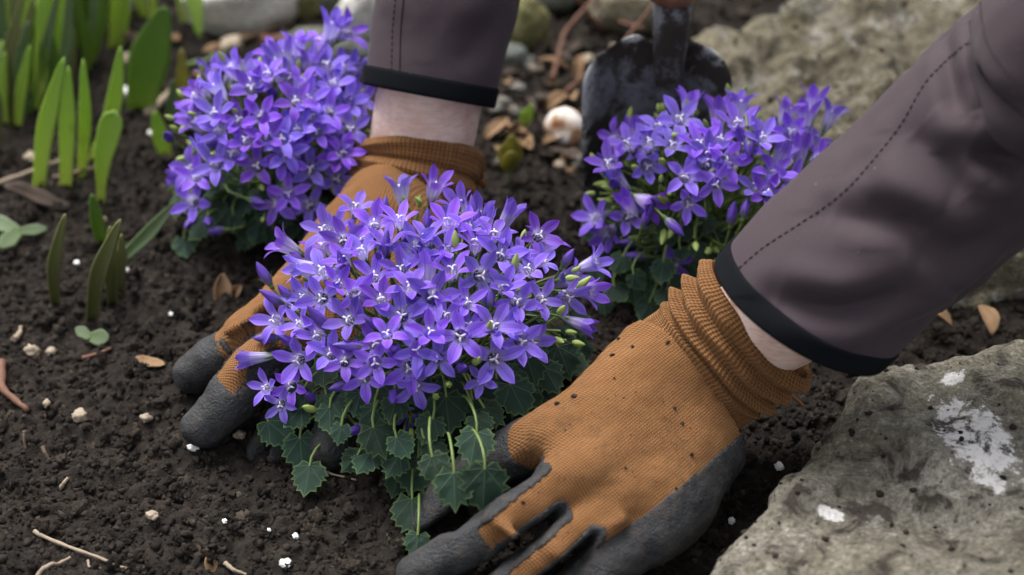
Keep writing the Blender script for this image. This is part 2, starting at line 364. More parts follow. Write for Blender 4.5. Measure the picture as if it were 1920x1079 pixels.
def crumbs(name, n, sub, smin, smax, pw, region, label):
    v0, f0 = ICO[sub]; nv = len(v0)
    x = RNG.uniform(region[0], region[1], n); y = RNG.uniform(region[2], region[3], n)
    s = smin+(smax-smin)*RNG.random(n)**pw
    z = height(x, y)+s*RNG.uniform(-.65, .35, n)
    jit = 1+.62*RNG.uniform(-1, 1, (n, nv)); sc = s[:, None]*RNG.uniform(.65, 1.25, (n, 3))
    a = RNG.uniform(0, 2*PI, n); ca, sa = np.cos(a), np.sin(a)
    v = v0[None]*jit[..., None]*sc[:, None]
    v = np.stack([v[..., 0]*ca[:, None]-v[..., 1]*sa[:, None], v[..., 0]*sa[:, None]+v[..., 1]*ca[:, None], v[..., 2]], -1)
    v += np.stack([x, y, z], -1)[:, None]
    f = f0[None]+(np.arange(n)*nv)[:, None, None]
    obj(name, np_mesh(name, v.reshape(-1, 3), None, f.reshape(-1, 3)), CRUMB, kind='stuff', label=label, cat='soil')
crumbs('soil_grains', 46000, 0, .0006, .0024, 2.2, (-.33, .33, -.27, .25), 'fine loose soil crumbs scattered over the bed')
crumbs('soil_clods', 4200, 2, .0014, .0046, 2.4, (-.38, .38, -.27, .40), 'larger rounded soil clods lying on the bed')

# ------------------------------------------------------------------ stones
def stone(name, outline, z_top, mat, label, tilt=(0, 0), rough=.006, group=None, n=120, edge=.022, seed=0., depth=.05, freq=18, cat='stone'):
    """outline: plan polygon (x,y) round the stone; domed and weathered top, sides running down into the soil"""
    o = np.array(outline, float); c = o.mean(0)
    ang = np.arctan2(o[:, 1]-c[1], o[:, 0]-c[0]); k = np.argsort(ang); ang, o = ang[k], o[k]; rr = np.linalg.norm(o-c, axis=1)
    nth = n*2; th = np.linspace(-PI, PI, nth, endpoint=False)
    R = np.interp(th, np.concatenate([ang-2*PI, ang, ang+2*PI]), np.tile(rr, 3))
    for _ in range(3): R = (np.roll(R, 1)+2*R+np.roll(R, -1))/4
    prof = np.concatenate([np.linspace(.004, 1, n), np.full(n//4, 1.)]); nt = len(prof)
    X = c[0]+np.cos(th)[None]*R[None]*prof[:, None]; Y = c[1]+np.sin(th)[None]*R[None]*prof[:, None]
    dist = R[None]*(1-prof[:, None])
    drop = np.where(dist < edge, edge*.75*(1-np.sqrt(np.clip(1-(1-dist/edge)**2, 0, 1))), 0)
    Z = z_top-drop+tilt[0]*(X-c[0])+tilt[1]*(Y-c[1])
    side = np.concatenate([np.zeros(n), np.linspace(0, 1, n//4+1)[1:]])
    Z = Z-side[:, None]*(z_top+depth)
    X += np.cos(th)[None]*side[:, None]*.006; Y += np.sin(th)[None]*side[:, None]*.006
    v = np.stack([X, Y, Z], -1)
    p = v*freq+seed
    d = rough*fbm(p, 5)+rough*.8*fbm(p*.4+5, 2)
    dirv = np.stack([np.cos(th)[None]*np.ones_like(X), np.sin(th)[None]*np.ones_like(X), np.ones_like(X)], -1)
    w = np.clip(1-dist/edge, 0, 1)[..., None]
    v = v+d[..., None]*(dirv*np.concatenate([w, w, np.ones_like(w)], -1))
    ctr = np.array([c[0], c[1], H(c[0], c[1])])
    me = np_mesh(name, to_local(v.reshape(-1, 3), ctr), grid_quads(nth, nt, True)[:, ::1])
    return obj(name, me, mat, None, label, cat, group, loc=ctr)
def rock(name, c, size, mat, label, rot=0., sub=3, rough=.22, group=None, seed=0., cat='stone', sink=.25):
    v, f = ICO[sub]; v = v.copy()
    v = np.sign(v)*np.abs(v)**.85
    v *= (1+rough*fbm(v*1.6+seed, 4))[:, None]; v *= np.array(size)
    a = rot; R = np.array([[math.cos(a), -math.sin(a), 0], [math.sin(a), math.cos(a), 0], [0, 0, 1]]); v = v@R.T
    z = H(c[0], c[1])+size[2]*(1-2*sink)
    return obj(name, np_mesh(name, v, None, f), mat, None, label, cat, group, loc=(c[0], c[1], z))

pw = P(1830, 830, .045)
ST1 = mat_stone('grey_green_limestone', [(.135, .120, .090, 1), (.25, .228, .182, 1), (.38, .355, .305, 1)], 1., .95, [(pw, (.017, .034), .25), (P(1560, 945, .045), (.006, .004), 0.), (P(1790, 690, .05), (.007, .004), .4)], .35, .45)
zt = .044
ol = [P(px, py, zt)[:2] for px, py in ((1265, 1150), (1325, 1060), (1425, 925), (1485, 835), (1515, 775), (1575, 722), (1670, 668), (1790, 640), (1930, 628), (2120, 680), (2330, 800), (2400, 1000), (2250, 1250), (1900, 1350), (1450, 1300))]
stone('limestone_slab', ol, zt, ST1, 'grey-green limestone slab with a chalk white patch beside the glove', tilt=(.10, -.02), rough=.011, n=200, edge=.024, seed=3.1, freq=20)
ST2 = mat_stone('ochre_weathered_stone', [(.17, .145, .092, 1), (.32, .275, .18, 1), (.52, .50, .46, 1)], 1.3, .6, None, .45, .95)
zt2 = .038
ol = [P(px, py, zt2)[:2] for px, py in ((1300, 200), (1340, 40), (1420, -10), (1600, -60), (1900, -90), (2250, -50), (2400, 150), (2250, 330), (2000, 430), (1750, 460), (1560, 440), (1400, 380))]
stone('weathered_boulder', ol, zt2, ST2, 'large ochre and grey weathered stone behind the trowel', tilt=(.06, .04), rough=.024, n=150, edge=.03, seed=8.3, freq=24)
WST = mat_stone('pale_limestone', [(.60, .58, .52, 1), (.74, .72, .66, 1), (.82, .81, .78, 1)], .7, .08, None, .05)
MST = mat_stone('mossy_stone', [(.15, .145, .055, 1), (.24, .23, .09, 1), (.31, .29, .15, 1)], 1., .4, None, .8)
GST = mat_stone('grey_green_stone', [(.10, .115, .095, 1), (.17, .19, .165, 1), (.26, .27, .25, 1)], 1., .3, None, .4)
def rk(px, py, size, mat, label, **k):
    p = G(px, py); return rock('stone', (p[0], p[1]), size, mat, label, **k)
rk(458, 30, (.040, .026, .024), WST, 'large pale limestone lump behind the left bellflower', seed=1, rot=.2)
rk(215, 12, (.020, .012, .010), WST, 'small pale stone among the green shoots', seed=2, rot=.1)
rk(690, 60, (.013, .028, .026), WST, 'upright whitish stone beside the raised sleeve', seed=3, rot=-.5)
rk(575, 25, (.014, .012, .014), MST, 'small yellow mossy stone next to the pale limestone lump', seed=4)
rk(625, 8, (.020, .018, .015), GST, 'grey-green rounded stone behind the left bellflower', seed=5)
rk(615, 95, (.030, .014, .008), GST, 'flat mossy green stone lying behind the left bellflower flowers', seed=15, rot=-.35)
rk(990, 85, (.014, .014, .024), MST, 'yellow-green mossy stone beside the raised sleeve', seed=6, rot=.3)
rk(1000, -10, (.035, .026, .018), GST, 'grey stone at the back behind the reddish twigs', seed=7)
rk(962, 125, (.010, .010, .010), GST, 'small grey stone below the mossy stone', seed=9)
rk(1150, -40, (.04, .03, .03), GST, 'dark grey stone behind the trowel handle', seed=11)
rk(140, -60, (.05, .03, .03), GST, 'grey stone behind the green shoots', seed=12)
rk(1185, 40, (.03, .02, .018), ST2, 'ochre stone directly behind the trowel blade', seed=13)

from mathutils.bvhtree import BVHTree
def specks(target, n, box, smin, smax, name, parent=None, label=None, pw=2.5, cluster=.5):
    """loose soil crumbs dropped from above on to a thing"""
    me = target.data; L = np.array(target.matrix_world.translation) if target.parent is None else np.array(target.parent.location)
    co = np.zeros(len(me.vertices)*3, np.float32); me.vertices.foreach_get('co', co); co = co.reshape(-1, 3)+L
    bvh = BVHTree.FromPolygons([tuple(float(y) for y in x) for x in co], [tuple(p.vertices) for p in me.polygons]); v0, f0 = ICO[0]; A = Acc(); k = 0
    while k < n*6 and A.n < n*12:
        k += 1; x, y = random.uniform(box[0], box[1]), random.uniform(box[2], box[3])
        if perlin(np.array([[x*28, y*28, 3.3]]))[0] < random.uniform(-.3, .5)*cluster*2: continue
        r = bvh.ray_cast(Vector((x, y, .4)), Vector((0, 0, -1)))
        if r[0] is None or abs(r[1][2]) < .3: continue
        s = smin+(smax-smin)*random.random()**pw
        A.add(v0*(1+.45*RNG.uniform(-1, 1, (12, 1)))*s*np.array([1, 1, .7])+np.array(r[0])+np.array([0, 0, s*.3])-(0 if parent is None else np.array(parent.parent.location if parent.parent else parent.location)), None, f0)
    if A.n: obj(name, A.mesh(name), CRUMB, parent, label=label, cat='soil' if parent is None else None, kind='stuff')
bpy.context.view_layer.update()
_sl = bpy.data.objects['limestone_slab']; _bo = bpy.data.objects['weathered_boulder']
_sl.matrix_world.translation = _sl.location; specks(_sl, 800, (.06, .34, -.30, -.08), .0002, .0021, 'soil_specks', None, 'soil crumbs lying on the limestone slab', 9., 2.4)
specks(_bo, 260, (.10, .42, .05, .32), .0006, .0026, 'soil_specks', None, 'soil crumbs lying on the weathered boulder')
# ------------------------------------------------------------------ pebbles, perlite, litter
def small_rock(name, px, py, r, mat, label, cat, group, seed, flat=.7, dz=0.):
    p = G(px, py, r*.3); v, f = ICO[2]; v = v*(1+.75*fbm(v*1.5+seed*3.1, 3))[:, None]*np.array([r*random.uniform(.8, 1.3), r*random.uniform(.75, 1.1), r*flat])
    a = seed*1.7; R = np.array([[math.cos(a), -math.sin(a), 0], [math.sin(a), math.cos(a), 0], [0, 0, 1]])
    return obj(name, np_mesh(name, v@R.T, None, f), mat, None, label, cat, group, loc=(p[0], p[1], p[2]+r*.25+.0012+dz))
for i, (px, py, r) in enumerate([(363, 845, .0032), (322, 594, .0022), (422, 982, .0018), (535, 1062, .0030), (555, 1010, .0022), (505, 998, .0012), (240, 178, .005), (283, 255, .0025), (145, 497, .0022), (237, 512, .0022), (1372, 982, .0026), (1460, 880, .0030), (1445, 892, .002), (165, 585, .001)]):
    small_rock('perlite_grain', px, py, r*.78, PERL, 'small white perlite grain lying on the dark soil', 'perlite', 'white perlite grains on the soil', i)
for i, (px, py, r) in enumerate([(62, 665, .0042), (98, 665, .0028), (150, 786, .0038), (88, 762, .0022), (285, 972, .0025), (275, 790, .003), (450, 820, .003), (190, 420, .0035), (240, 120, .006), (350, 175, .004), (60, 300, .004), (435, 92, .008), (300, 130, .005)]):
    small_rock('pebble', px, py, r, PEBB, 'small tan pebble half sunk in the dark soil', 'pebble', 'tan pebbles in the soil', i+20)
for i in range(46):
    px, py = random.uniform(380, 1300), random.uniform(-20, 150)
    if i % 2: px, py = random.uniform(930, 1110), random.uniform(90, 330)
    small_rock('pebble', px, py, random.uniform(.002, .0055), PEBB if i % 3 == 0 else PEBG, ('small tan pebble in the litter behind the plants' if i % 3 == 0 else 'small grey pebble in the litter behind the plants'), 'pebble', 'tan litter pebbles' if i % 3 == 0 else 'grey litter pebbles', i+50)
def mat_shell():
    m = M('shell_white_orange'); co = m.obj_co(); n = m.noise(co, 90, 3)
    m.p(Base_Color=m.ramp(n, [(.42, (.72, .68, .64, 1)), (.56, (.58, .42, .30, 1)), (.66, (.45, .17, .05, 1))]), Roughness=.5); return m.m
# snail shell: a tapering spiral tube
def snail(px, py, r):
    p = G(px, py); t = np.linspace(0, 1, 70); a = t*2*PI*2.3
    rad = r*.60*(1-t)**1.1+.0006; R = r*.62*(1-t)**1.15
    path = np.stack([R*np.cos(a), .55*r*t, R*np.sin(a)], -1)
    v, q, tr = tube_mesh(path, rad, 14, True, (0, 1, .05))
    return obj('snail_shell', np_mesh('snail_shell', v, q, tr), mat_shell(), None, 'empty white and orange snail shell beside the trowel blade', 'shell', None, loc=(p[0], p[1], p[2]+r*.75))
o = snail(1063, 268, .0125); o.rotation_euler = (.3, .2, 2.6)

def twig(px0, py0, px1, py1, r, mat, label, bend=.1, z0=0., z1=0., group=None, name='twig', cat='twig'):
    a, b = G(px0, py0, r*.6), G(px1, py1, r*.6); a = P(px0, py0, a[2]+z0); b = P(px1, py1, b[2]+z1)
    m_ = (a+b)/2+np.cross(unit(b-a), [0, 0, 1])*bend*np.linalg.norm(b-a)+np.array([0, 0, .001])
    path = spline([a, (a*.55+m_*.45), m_, (b*.5+m_*.5), b], 14); L = np.linalg.norm(b-a)
    path = path+.012*L*np.stack([perlin(path*90+k*7) for k in range(3)], -1)
    if z0 == 0 and z1 == 0: path[:, 2] = np.maximum(path[:, 2], height(path[:, 0], path[:, 1])+r*.7)
    v, q, t = tube_mesh(to_local(path, a), np.linspace(r, r*.55, 14)*(1+.15*np.sin(np.arange(14)*2.1)), 7)
    return obj(name, np_mesh(name, v, q, t), mat, None, label, cat, group, loc=a)
twig(65, 1000, 238, 1066, .0011, STRAW, 'long straight pale twig lying on bare soil', .02)
twig(70, 1082, 132, 1046, .0013, STRAW, 'short pale twig lying next to the long straight twig', .02)
twig(2, 680, 52, 772, .0026, TWIGR, 'reddish bark strip lying on the soil', .12)
twig(80, 838, 92, 862, .0012, TWIG, 'short brown twig stub standing in the soil', .1, .004)
twig(46, 808, 50, 850, .001, TWIG, 'thin brown splinter standing in the soil', .1, .006)
twig(112, 918, 128, 896, .0013, STRAW, 'tiny pale straw piece on open soil', .1)
twig(25, 640, 40, 618, .002, STRAW, 'stubby tan twig near the olive spear shoots', .1)
twig(155, 672, 208, 655, .0014, TWIGR, 'short reddish twig beside the green seedling', .1)
twig(600, 865, 668, 900, .0008, STRAW, 'thin pale rootlet in soil under the front bellflower leaves', .18)
twig(422, 1056, 462, 1078, .0012, STRAW, 'curved whitish root piece lying on the soil', .15)
twig(165, 1052, 190, 1066, .0007, STRAW, 'fine curled pale rootlet on the soil', .3)
twig(-20, 350, 118, 300, .0018, STRAW, 'pale dry stalk lying behind the bright green shoots', .03)
twig(100, 335, 190, 312, .0016, TWIG, 'brown stalk lying at the foot of the shoots', .05)
twig(275, 215, 330, 160, .003, STRAW, 'weathered grey-tan stick near the yellowing leaf', .05)
twig(345, 128, 445, 95, .0025, BLADE_G, 'grey-green dry stem lying behind the left bellflower', .08)
twig(490, 78, 640, 62, .004, TWIGR, 'thick reddish root lying behind the left bellflower', .06)
twig(420, 85, 545, 42, .003, TWIG, 'brown root below the pale limestone lump', .05)
for i, (a, b, z1, lab) in enumerate([((1035, 150), (1118, -10), .03, 'reddish bare stem arching up behind the trowel blade'), ((1058, 175), (1225, 8), .05, 'long reddish bare stem leaning across to the trowel handle'), ((1130, 60), (1060, -30), .04, 'reddish bare stem crossing the long leaning stem'), ((1150, 30), (1205, 52), .02, 'short reddish twig ending at the trowel blade')]):
    twig(a[0], a[1], b[0], b[1], .0018, TWIGR, lab, .12 if i % 2 else -.1, .002, z1)

def dry_leaf(px, py, L, Wd, rot, mat, label, curl=1.2, tilt=.3, dz=.0, name='dry_leaf', cat='leaf', group=None, seed=0):
    nu, nv = 7, 12; u = np.linspace(-1, 1, nu); t = np.linspace(0, 1, nv); U, T = np.meshgrid(u, t)
    w = Wd*.5*np.sin(PI*np.clip(T*.96+.02, 0, 1))**.7*(1+.25*perlin(np.stack([T*5, U*0+seed, U*2], -1)))
    x = U*w; y = (T-.5)*L; z = curl*w*U*U*.5+.12*L*np.sin(T*3+seed)+.06*L*perlin(np.stack([U*1.5, T*4, U*0+seed], -1))
    v = np.stack([x, y, z], -1).reshape(-1, 3); z0 = v[:, 2].min(); v[:, 2] -= z0
    me = np_mesh(name, v, grid_quads(nu, nv)); attr(me, 'kco', np.stack([U, T, T*0], -1).reshape(-1, 3))
    p = G(px, py); o = obj(name, me, mat, None, label, cat, group, loc=(p[0], p[1], p[2]-.0005+dz)); o.rotation_euler = (tilt, .1, rot)
    sm = o.modifiers.new('thickness', 'SOLIDIFY'); sm.thickness = .0004; return o
dry_leaf(417, 545, .020, .010, .15, DRY, 'upright tan dry leaf scrap beside the left glove fingers', 1.6, 1.15, .000, seed=1)
dry_leaf(442, 552, .012, .007, -.6, DRY, 'small tan leaf crumb leaning on the upright dry scrap', 1.8, .7, 0, seed=2)
dry_leaf(282, 684, .016, .008, 1.3, DRY, 'reddish tan dry leaf flat on soil by the fingers', .6, .15, .0015, seed=3)
dry_leaf(70, 388, .040, .014, 1.5, DRYD, 'curled dark brown dead leaf below the bright green shoots', 1.5, .2, .002, seed=4)
dry_leaf(395, 1066, .010, .006, .4, DRY, 'small orange-tan leaf fragment on bare soil', 1.2, .4, .001, seed=5)
dry_leaf(1745, 628, .022, .010, 1.2, DRY, 'curled tan dry leaf behind the limestone slab', 1.5, .3, .012, seed=6)
dry_leaf(1840, 640, .020, .010, .2, DRY, 'brown-orange dry leaf at the back edge of the limestone slab', 1.8, .4, .014, seed=7)
for i in range(60):
    px, py = (random.uniform(930, 1090), random.uniform(60, 330)) if i % 3 else (random.uniform(240, 700), random.uniform(0, 150))
    dry_leaf(px, py, random.uniform(.010, .024), random.uniform(.006, .011), random.uniform(0, 6.3), DRY if i % 2 == 0 else DRYD,
             'tan dry leaf in the litter behind the plants' if i % 2 == 0 else 'dark brown dry leaf in the litter behind the plants', 1.4, random.uniform(.1, .6), .002, group='tan litter leaves' if i % 2 == 0 else 'brown litter leaves', seed=i+10)

# ------------------------------------------------------------------ bellflowers
def set_uv(me, uvv):
    uvl = me.uv_layers.new(name='UVMap'); li = np.zeros(len(me.loops), np.int32); me.loops.foreach_get('vertex_index', li)
    uvl.data.foreach_set('uv', np.asarray(uvv, np.float32)[li].ravel())
def flower_mesh(name, flare, tube, rt, lobe, wide, seed, wilt=0.):
    """five fused petals: a tube that opens into pointed lobes. flare = (angle at the mouth, angle at the tip) from the axis"""
    rg = np.random.default_rng(seed); A = Acc(); UVs = []
    nu, nt, nl = 7, 5, 9; u = np.linspace(-1, 1, nu)
    for k in range(5):
        a0 = k*2*PI/5+rg.normal(0, .05); fl1 = flare[1]+rg.normal(0, .13); L = lobe*(1+rg.normal(0, .05)); tw = rg.normal(0, .10); wd = wide*(1+rg.normal(0, .06))
        rows = []; uvr = []
        for i in range(nt):
            s = i/nt; r = .0011+(rt-.0011)*(s**.7); z = tube*s
            th = u*PI/5; crease = 1+.05*np.cos(th*5)
            rows.append(np.stack([r*crease*np.cos(th), r*crease*np.sin(th), z+0*u], -1)); uvr.append(np.stack([u, 0*u+.40*s], -1))
        rc, zc, prev = rt, tube, flare[0]
        for i in range(nl):
            s = i/(nl-1); ang = flare[0]+(fl1-flare[0])*min(1, s*1.25)
            if i: ds = L/(nl-1); rc += ds*math.sin(ang); zc += ds*math.cos(ang)
            w = float(np.interp(s, [0, .14, .28, .45, .62, .78, .9, 1], [rt*math.sin(PI/5), rt*.56, wd*.88, wd, wd*.90, wd*.62, wd*.32, .0]))
            if i == nl-1: w = .0001
            bl = max(0, 1-s*3.0); th = u*PI/5
            flat = np.stack([rc+0*u, w*u, zc+0*u], -1)
            cup = (.16*w*(u*u)-.0)*1.0
            flat[:, 0] += -cup*math.cos(ang)*1.2; flat[:, 2] += cup*math.sin(ang)*1.2
            flat[:, 2] -= .10*w*np.exp(-(u/.25)**2)*math.sin(ang)
            flat[:, 1] += tw*s*s*L*.5
            rnd = np.stack([rc*np.cos(th), rc*np.sin(th), zc+0*u], -1)
            rows.append(flat*(1-bl)+rnd*bl); uvr.append(np.stack([u, 0*u+.40+.60*s], -1))
        v = np.array(rows).reshape(-1, 3)
        if wilt: v[:, :2] *= (1-wilt*np.clip(v[:, 2:]/.02, 0, 1)); v += wilt*.002*np.stack([perlin(v*300+j*9+seed) for j in range(3)], -1)
        c, s_ = math.cos(a0), math.sin(a0); v = np.stack([v[:, 0]*c-v[:, 1]*s_, v[:, 0]*s_+v[:, 1]*c, v[:, 2]], -1)
        A.add(v, grid_quads(nu, nt+nl)); UVs.append(np.array(uvr).reshape(-1, 2))
    me = A.mesh(name); set_uv(me, np.vstack(UVs)); me.materials.append(PETAL); return me
def pistil_mesh(tube, ext):
    A = Acc(); L = tube+ext
    A.add(*tube_mesh([(0, 0, .001), (.0001, 0, L*.5), (0, .0001, L)], [.0006, .0005, .00055], 6))
    for k in range(3):
        a = k*2*PI/3+.4; d = np.array([math.cos(a), math.sin(a), 0])
        A.add(*tube_mesh([np.array([0, 0, L-.0002]), d*.0010+[0, 0, L+.0009], d*.0021+[0, 0, L+.0008], d*.0026+[0, 0, L+.0001]], [.0006, .00055, .0005, .0003], 5))
    for k in range(5):   # pale stamens lying at the foot of the throat
        a = k*2*PI/5; d = np.array([math.cos(a), math.sin(a), 0])
        A.add(*tube_mesh([d*.0006+[0, 0, .001], d*.0014+[0, 0, tube*.45], d*.0018+[0, 0, tube*.8]], [.0005, .0005, .0003], 4))
    me = A.mesh('pistil'); me.materials.append(PISTIL); return me
def calyx_mesh():
    A = Acc()
    A.add(*tube_mesh([(0, 0, -.0030), (0, 0, -.0018), (0, 0, .0002)], [.0007, .0014, .0013], 6))
    for k in range(5):
        a = k*2*PI/5+.6; d = np.array([math.cos(a), math.sin(a), 0]); t = np.array([-math.sin(a), math.cos(a), 0]); r = []
        for s, w in ((0, .0007), (.4, .0008), (1, .0001)):
            c = d*(.0012+.0022*s*s+.0008*s)+np.array([0, 0, -.0005+.0062*s]); r += [c-t*w, c+t*w]
        A.add(r, [(0, 1, 3, 2), (2, 3, 5, 4)])
    me = A.mesh('calyx'); me.materials.append(CALYX); return me
def bud_mesh(L, R, seed):
    nu, nv = 15, 10; A = Acc(); th = np.arange(nu)*2*PI/nu; rows = []; uv = []
    for j in range(nv):
        s = j/(nv-1); r = R*(math.sin(PI*min(1, (.07+.93*s))**.9)**.75)*(1-.25*s)+.0002
        rr = r*(1+.12*np.cos(5*(th+s*.6))); rows.append(np.stack([rr*np.cos(th), rr*np.sin(th), L*s+0*th], -1)); uv.append(np.stack([np.cos(5*(th+s*.6)), s+0*th], -1))
    me = np_mesh('bud', np.array(rows).reshape(-1, 3), grid_quads(nu, nv, True)); set_uv(me, np.array(uv).reshape(-1, 2)); me.materials.append(BUD); return me
STARS = [flower_mesh('star_flower', (.62+.08*(i % 3), 1.12+.17*(i % 4)), .0078, .0036, .0108, .00295, 10+i) for i in range(6)]
BELLS = [flower_mesh('bell_flower', (.22, .78+.15*(i % 3)), .0125, .0047, .0095, .0030, 30+i) for i in range(4)]
NARROW = [flower_mesh('half_open_flower', (.12, .25+.1*i), .0120, .0036, .0085, .0030, 50+i) for i in range(2)]
WILT = [flower_mesh('wilted_flower', (.15, .4), .0115, .0042, .0085, .0030, 60, .45)]
BUDS = [bud_mesh(.0135, .0027, 1), bud_mesh(.0105, .0024, 2), bud_mesh(.0160, .0028, 3)]
GBUDS = [bud_mesh(.0085, .0016, 4), bud_mesh(.0060, .0014, 5)]
for me_ in GBUDS: me_.materials.clear(); me_.materials.append(GBUD)
PIS_S, PIS_B, CAL = pistil_mesh(.0078, .0016), pistil_mesh(.0125, .0005), calyx_mesh()
FL = {'s': (STARS, PIS_S, .0098), 'b': (BELLS, PIS_B, .0145), 'n': (NARROW, None, .0150), 'w': (WILT, None, .014), 'u': (BUDS, None, .007), 'g': (GBUDS, None, .003)}
FNAME = {'s': 'flower', 'b': 'flower', 'n': 'flower', 'w': 'flower', 'u': 'bud', 'g': 'bud'}

def leaf_mesh(seed, yellow=False):
    """ivy-like toothed leaf, base notch at the origin, tip along +y, about 1 unit long"""
    rg = np.random.default_rng(seed)
    half = [(0.0, 0.0), (.11, -.13), (.27, -.20), (.36, -.12), (.41, -.04), (.53, -.02), (.48, .11), (.62, .20), (.50, .31), (.60, .44), (.43, .49), (.47, .64), (.31, .66), (.30, .82), (.14, .82), (0., 1.04)]
    h = np.array(half); h[1:-1] += rg.normal(0, .018, (len(h)-2, 2)); l = h[::-1][1:-1].copy(); l[:, 0] *= -1; l += rg.normal(0, .012, l.shape)
    out = np.vstack([h, l]); n = len(out); c = np.array([0, .30])
    rings = [out]+[c+(out-c)*k for k in (.86, .60, .30)]; e = [1., .80, .5, .2]
    xy = np.vstack(rings+[c[None]]); ed = np.concatenate([np.full(n, k) for k in e]+[[0.]])
    cup = rg.uniform(-.05, .28); bend = rg.uniform(-.05, .35); 
    th = np.arctan2(xy[:, 0], xy[:, 1]+.05); rad = np.hypot(xy[:, 0], xy[:, 1])
    z = -cup*(xy[:, 0]**2)*1.5-bend*(xy[:, 1]**2)+.05*rad*np.cos(th*PI*2/.72)+.05*perlin(np.stack([xy[:, 0]*3, xy[:, 1]*3, 0*rad+seed*1.3], -1))
    q = []; t = []
    for r in range(3):
        for i in range(n): j = (i+1) % n; q.append((r*n+j, r*n+i, (r+1)*n+i, (r+1)*n+j))
    for i in range(n): t.append((3*n+(i+1) % n, 3*n+i, 4*n))
    me = np_mesh('leaf', np.column_stack([xy, z]), q, t); set_uv(me, xy); attr(me, 'edge', np.column_stack([ed, ed*0, ed*0]))
    me.materials.append(LEAF_Y if yellow else LEAF); return me
LEAVES = [leaf_mesh(100+i) for i in range(9)]; LEAVES_Y = [leaf_mesh(200+i, True) for i in range(2)]

def rot_to(d, roll=0., upref=None):
    d = unit(d); r = np.array([0, 0, 1.]) if abs(d[2]) < .95 else np.array([0, 1., 0]); 
    x = unit(np.cross(r, d)); y = np.cross(d, x); c, s = math.cos(roll), math.sin(roll)
    X = x*c+y*s; Y = -x*s+y*c; return Matrix(((X[0], Y[0], d[0]), (X[1], Y[1], d[1]), (X[2], Y[2], d[2])))
def put(o, loc, R3, s):
    o.matrix_local = Matrix.Translation(Vector(loc)) @ R3.to_4x4() @ Matrix.Diagonal((s, s, s, 1))
def on_dome(px, py, c, r, shrink=1.):
    """point on the crown's ellipsoid seen along that direction; at the rim: the nearest point of the ray"""
    d = ray(px, py); d = d/np.linalg.norm(d); o = (CAM-c)/(r*shrink); dd = d/(r*shrink)
    A, B, Cc = dd@dd, o@dd, o@o-1; D2 = B*B-A*Cc
    t = (-B-math.sqrt(D2))/A if D2 > 0 else -B/A
    return CAM+d*t
